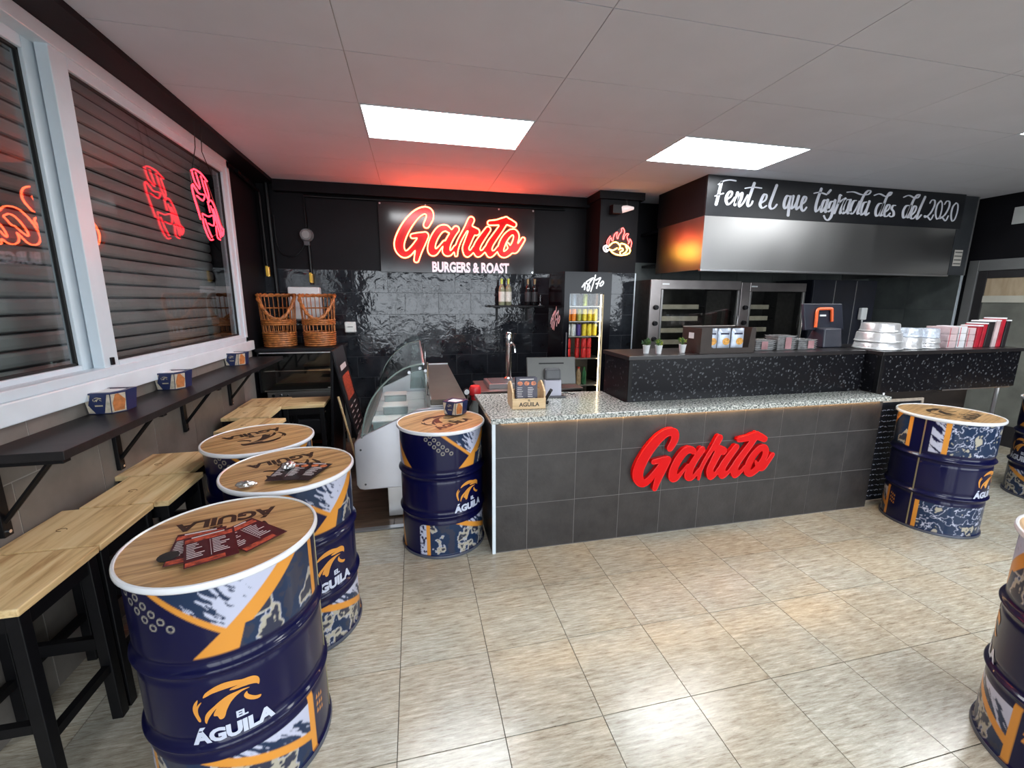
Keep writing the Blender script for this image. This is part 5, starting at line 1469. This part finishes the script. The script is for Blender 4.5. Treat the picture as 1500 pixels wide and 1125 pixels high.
for k, (x, lab) in enumerate(((-.118, 'silver snack bag at the left of the display box window'), (.0, 'silver snack bag in the middle of the display box window'), (.122, 'silver snack bag at the right of the display box window'))):
    t = thing('snack_bag', lab, 'snack bag', (2.365 + x, 2.905, ZT + .006), math.radians(2), 'snack bags in the display box')
    m = MB(); N_, K_ = 8, 8
    g_ = []
    for sgn in (-1, 1):
        for j in range(K_ + 1):
            for i in range(N_ + 1):
                u, v = i / N_ * 2 - 1, j / K_ * 2 - 1
                bul = .020 * math.sqrt(max(0, (1 - u ** 4) * (1 - v ** 4)))
                g_.append((u * .058, sgn * bul, .092 + v * .090))
    o_ = (N_ + 1) * (K_ + 1)
    fcs = []
    for s in (0, 1):
        for j in range(K_):
            for i in range(N_):
                a = s * o_ + j * (N_ + 1) + i
                fcs.append((a, a + 1, a + N_ + 2, a + N_ + 1) if s == 0 else (a, a + N_ + 1, a + N_ + 2, a + 1))
    m.add(g_, fcs); bg = m.build('bag', BAG, t, True)
    MB().add([(.006 + .034 * math.cos(a), -.0206, .082 + .028 * math.sin(a)) for a in np.linspace(0, 2 * PI, 14, False)], [tuple(range(14))]).build('crisp_picture', CRISP, t)
    MB().box(-.045, .03, -.0195, -.0185, .135, .148).build('printed_name', NAVY, t)

CLEAR = M('cloudy_clear_plastic', (.33, .33, .33), .12, coat=.3, var=.35, vscale=25)
for k, (x, n_, lab) in enumerate(((2.80, 5, 'left stack of clear plastic tubs beside the snack box'), (3.01, 7, 'middle and tallest stack of clear plastic tubs'), (3.22, 5, 'right stack of clear plastic tubs before the till stand'))):
    t = thing('tub_stack', lab, 'plastic tubs', (x, 3.02, ZT), 0, 'stacks of clear tubs')
    for i in range(n_):
        z = i * .017
        MB().hexa([(-.080, -.06, z), (.080, -.06, z), (.080, .06, z), (-.080, .06, z)], [(-.098, -.075, z + .016), (.098, -.075, z + .016), (.098, .075, z + .016), (-.098, .075, z + .016)]).build('tub', CLEAR, t)
    B('pink_tint', M('pinkish_film', (.40, .22, .23), .2, var=.3), -.04 + .02 * k, .02 + .02 * k, -.0765, -.0755, .01, n_ * .015, t)

t = thing('order_screen', 'dark order screen seen from behind with an orange bracket', 'till', (3.56, 3.10, ZT), math.radians(2))
NB = M('dark_navy_plastic', (.016, .019, .032), .35, var=.1)
m = MB().hexa([(-.10, -.08, 0), (.12, -.08, 0), (.12, .12, 0), (-.10, .12, 0)], [(-.085, -.06, .17), (.105, -.06, .17), (.105, .05, .17), (-.085, .05, .17)])
m.build('stand', NB, t, bevel=.012)
T_ = Matrix.Translation((.0, .03, .17)) @ Matrix.Rotation(math.radians(-12), 4, 'X')
sc2 = MB().box(-.20, .24, 0, .03, -.02, .215, T=T_).build('screen_housing', NB, t, bevel=.006)
MB().tube([tuple(T_ @ Vector(p)) for p in crom([(-.10, -.012, 0), (-.085, -.014, .08), (-.065, -.014, .155), (.0, -.014, .165), (.09, -.014, .165), (.095, -.014, .15), (.09, -.012, .05)], 4)], .013, 8).build('orange_bracket', M('orange_plastic', (.80, .12, .02), .4), sc2, True)
MB().box(-.03, .04, -.004, 0, .10, .115, T=T_).build('maker_plate', WHITE_P, sc2)
t = thing('wall_plug', 'white plug with hanging cable on the dark cabinet', 'plug', (5.93, 4.690, 1.46))
B('plug', WHITE_P, -.05, .05, -.05, 0, 0, .16, t, bevel=.01)
MB().tube([(.0, -.03, 0), (.01, -.035, -.2), (-.02, -.03, -.5)], .010, 6).build('cable', WHITE_P, t, True)

def foil_stack(x, y, tiers, label):
    t = thing('foil_tray_stack', label, 'foil trays', (x, y, 1.3055), 0, 'stacks of foil trays')
    z = 0
    for (r, h, mat) in tiers:
        m = MB().lathe([(r * .93, 0), (r, .004), (r, .012), (r * .965, .016), (r * .93, h - .012), (r * .90, h - .003), (r * .80, h)], 48, (0, 0, z))
        m.v = [(p[0] * (1 + .012 * (-1) ** (k % 2)), p[1] * (1 + .012 * (-1) ** (k % 2)), p[2]) for k, p in enumerate(m.v)]
        m.build('tray', mat, t, True)
        z += h
WRAP = M('crinkled_clear_wrap', (.60, .66, .75), .25, .3, var=.30, vscale=30, bmp=.9, bscale=50)
TRAYFOIL = M('bright_tray_foil', (.78, .78, .79), .30, .65, var=.10, vscale=25, bmp=.7, bscale=40)
foil_stack(3.885, 2.89, [(.172, .06, TRAYFOIL), (.165, .085, TRAYFOIL), (.140, .075, TRAYFOIL)], 'tall three tier stack of large foil trays at the bar corner')
foil_stack(4.175, 2.87, [(.108, .10, TRAYFOIL), (.100, .075, WRAP)], 'second stack of foil trays, next to the tallest')
foil_stack(4.395, 2.87, [(.098, .045, TRAYFOIL), (.096, .045, TRAYFOIL), (.086, .08, WRAP)], 'third and smallest stack of foil trays on the bar end')
PB = M('pinkish_white_card', (.55, .42, .43), .55, var=.15); WB = M('white_card', (.66, .66, .68), .55, var=.08)
for k, (x, w, h, mat, lab) in enumerate(((4.575, .10, .185, PB, 'leftmost pinkish card carton stack right of the foil trays'), (4.685, .09, .19, WB, 'white card carton stack between two pinkish ones'), (4.79, .095, .175, PB, 'right pinkish card carton stack before the red sleeves'))):
    t = thing('carton_stack', lab, 'cartons', (x, 2.88, 1.3055), 0, 'folded cartons on the bar end')
    for i in range(3): B('carton', mat, -w / 2, w / 2, -.09, .09, i * h / 3, (i + 1) * h / 3 - .002, t, bevel=.003)
    B('print_line', M('pink_print', (.50, .10, .12), .5), -w / 2 + .01, -w / 2 + .018, -.0915, -.0902, .01, h - .01, t)
RS = M('red_sleeve', (.40, .015, .03), .4, var=.25); DSL = M('black_sleeve', (.02, .016, .018), .4)
for k, (x, w, h, mat, lab) in enumerate(((4.875, .05, .19, RS, 'first red paper sleeve bundle beside the cartons'), (4.935, .045, .21, RS, 'second red paper sleeve bundle, slightly taller'), (5.005, .075, .23, DSL, 'black paper sleeve bundle between red ones'), (5.085, .05, .235, PB, 'pinkish paper sleeve bundle before the last red one'), (5.145, .05, .255, RS, 'tallest red sleeve bundle near the bar end edge'), (5.21, .05, .235, DSL, 'last dark bundle at the very end of the bar'))):
    t = thing('paper_sleeves', lab, 'paper sleeves', (x, 2.86, 1.3055), 0, 'bundles of paper sleeves')
    MB().hexa([(-w / 2, -.07, 0), (w / 2, -.07, 0), (w / 2, .07, 0), (-w / 2, .07, 0)], [(-w / 2 + .012, -.07, h), (w / 2 + .012, -.07, h), (w / 2 + .012, .07, h), (-w / 2 + .012, .07, h)]).build('bundle', mat, t, bevel=.004)
    MB().box(-w / 2 + .008, w / 2 + .012, -.072, .06, h - .004, h + .006).build('white_tips', M('bright_paper', (.75, .75, .76), .6), t)
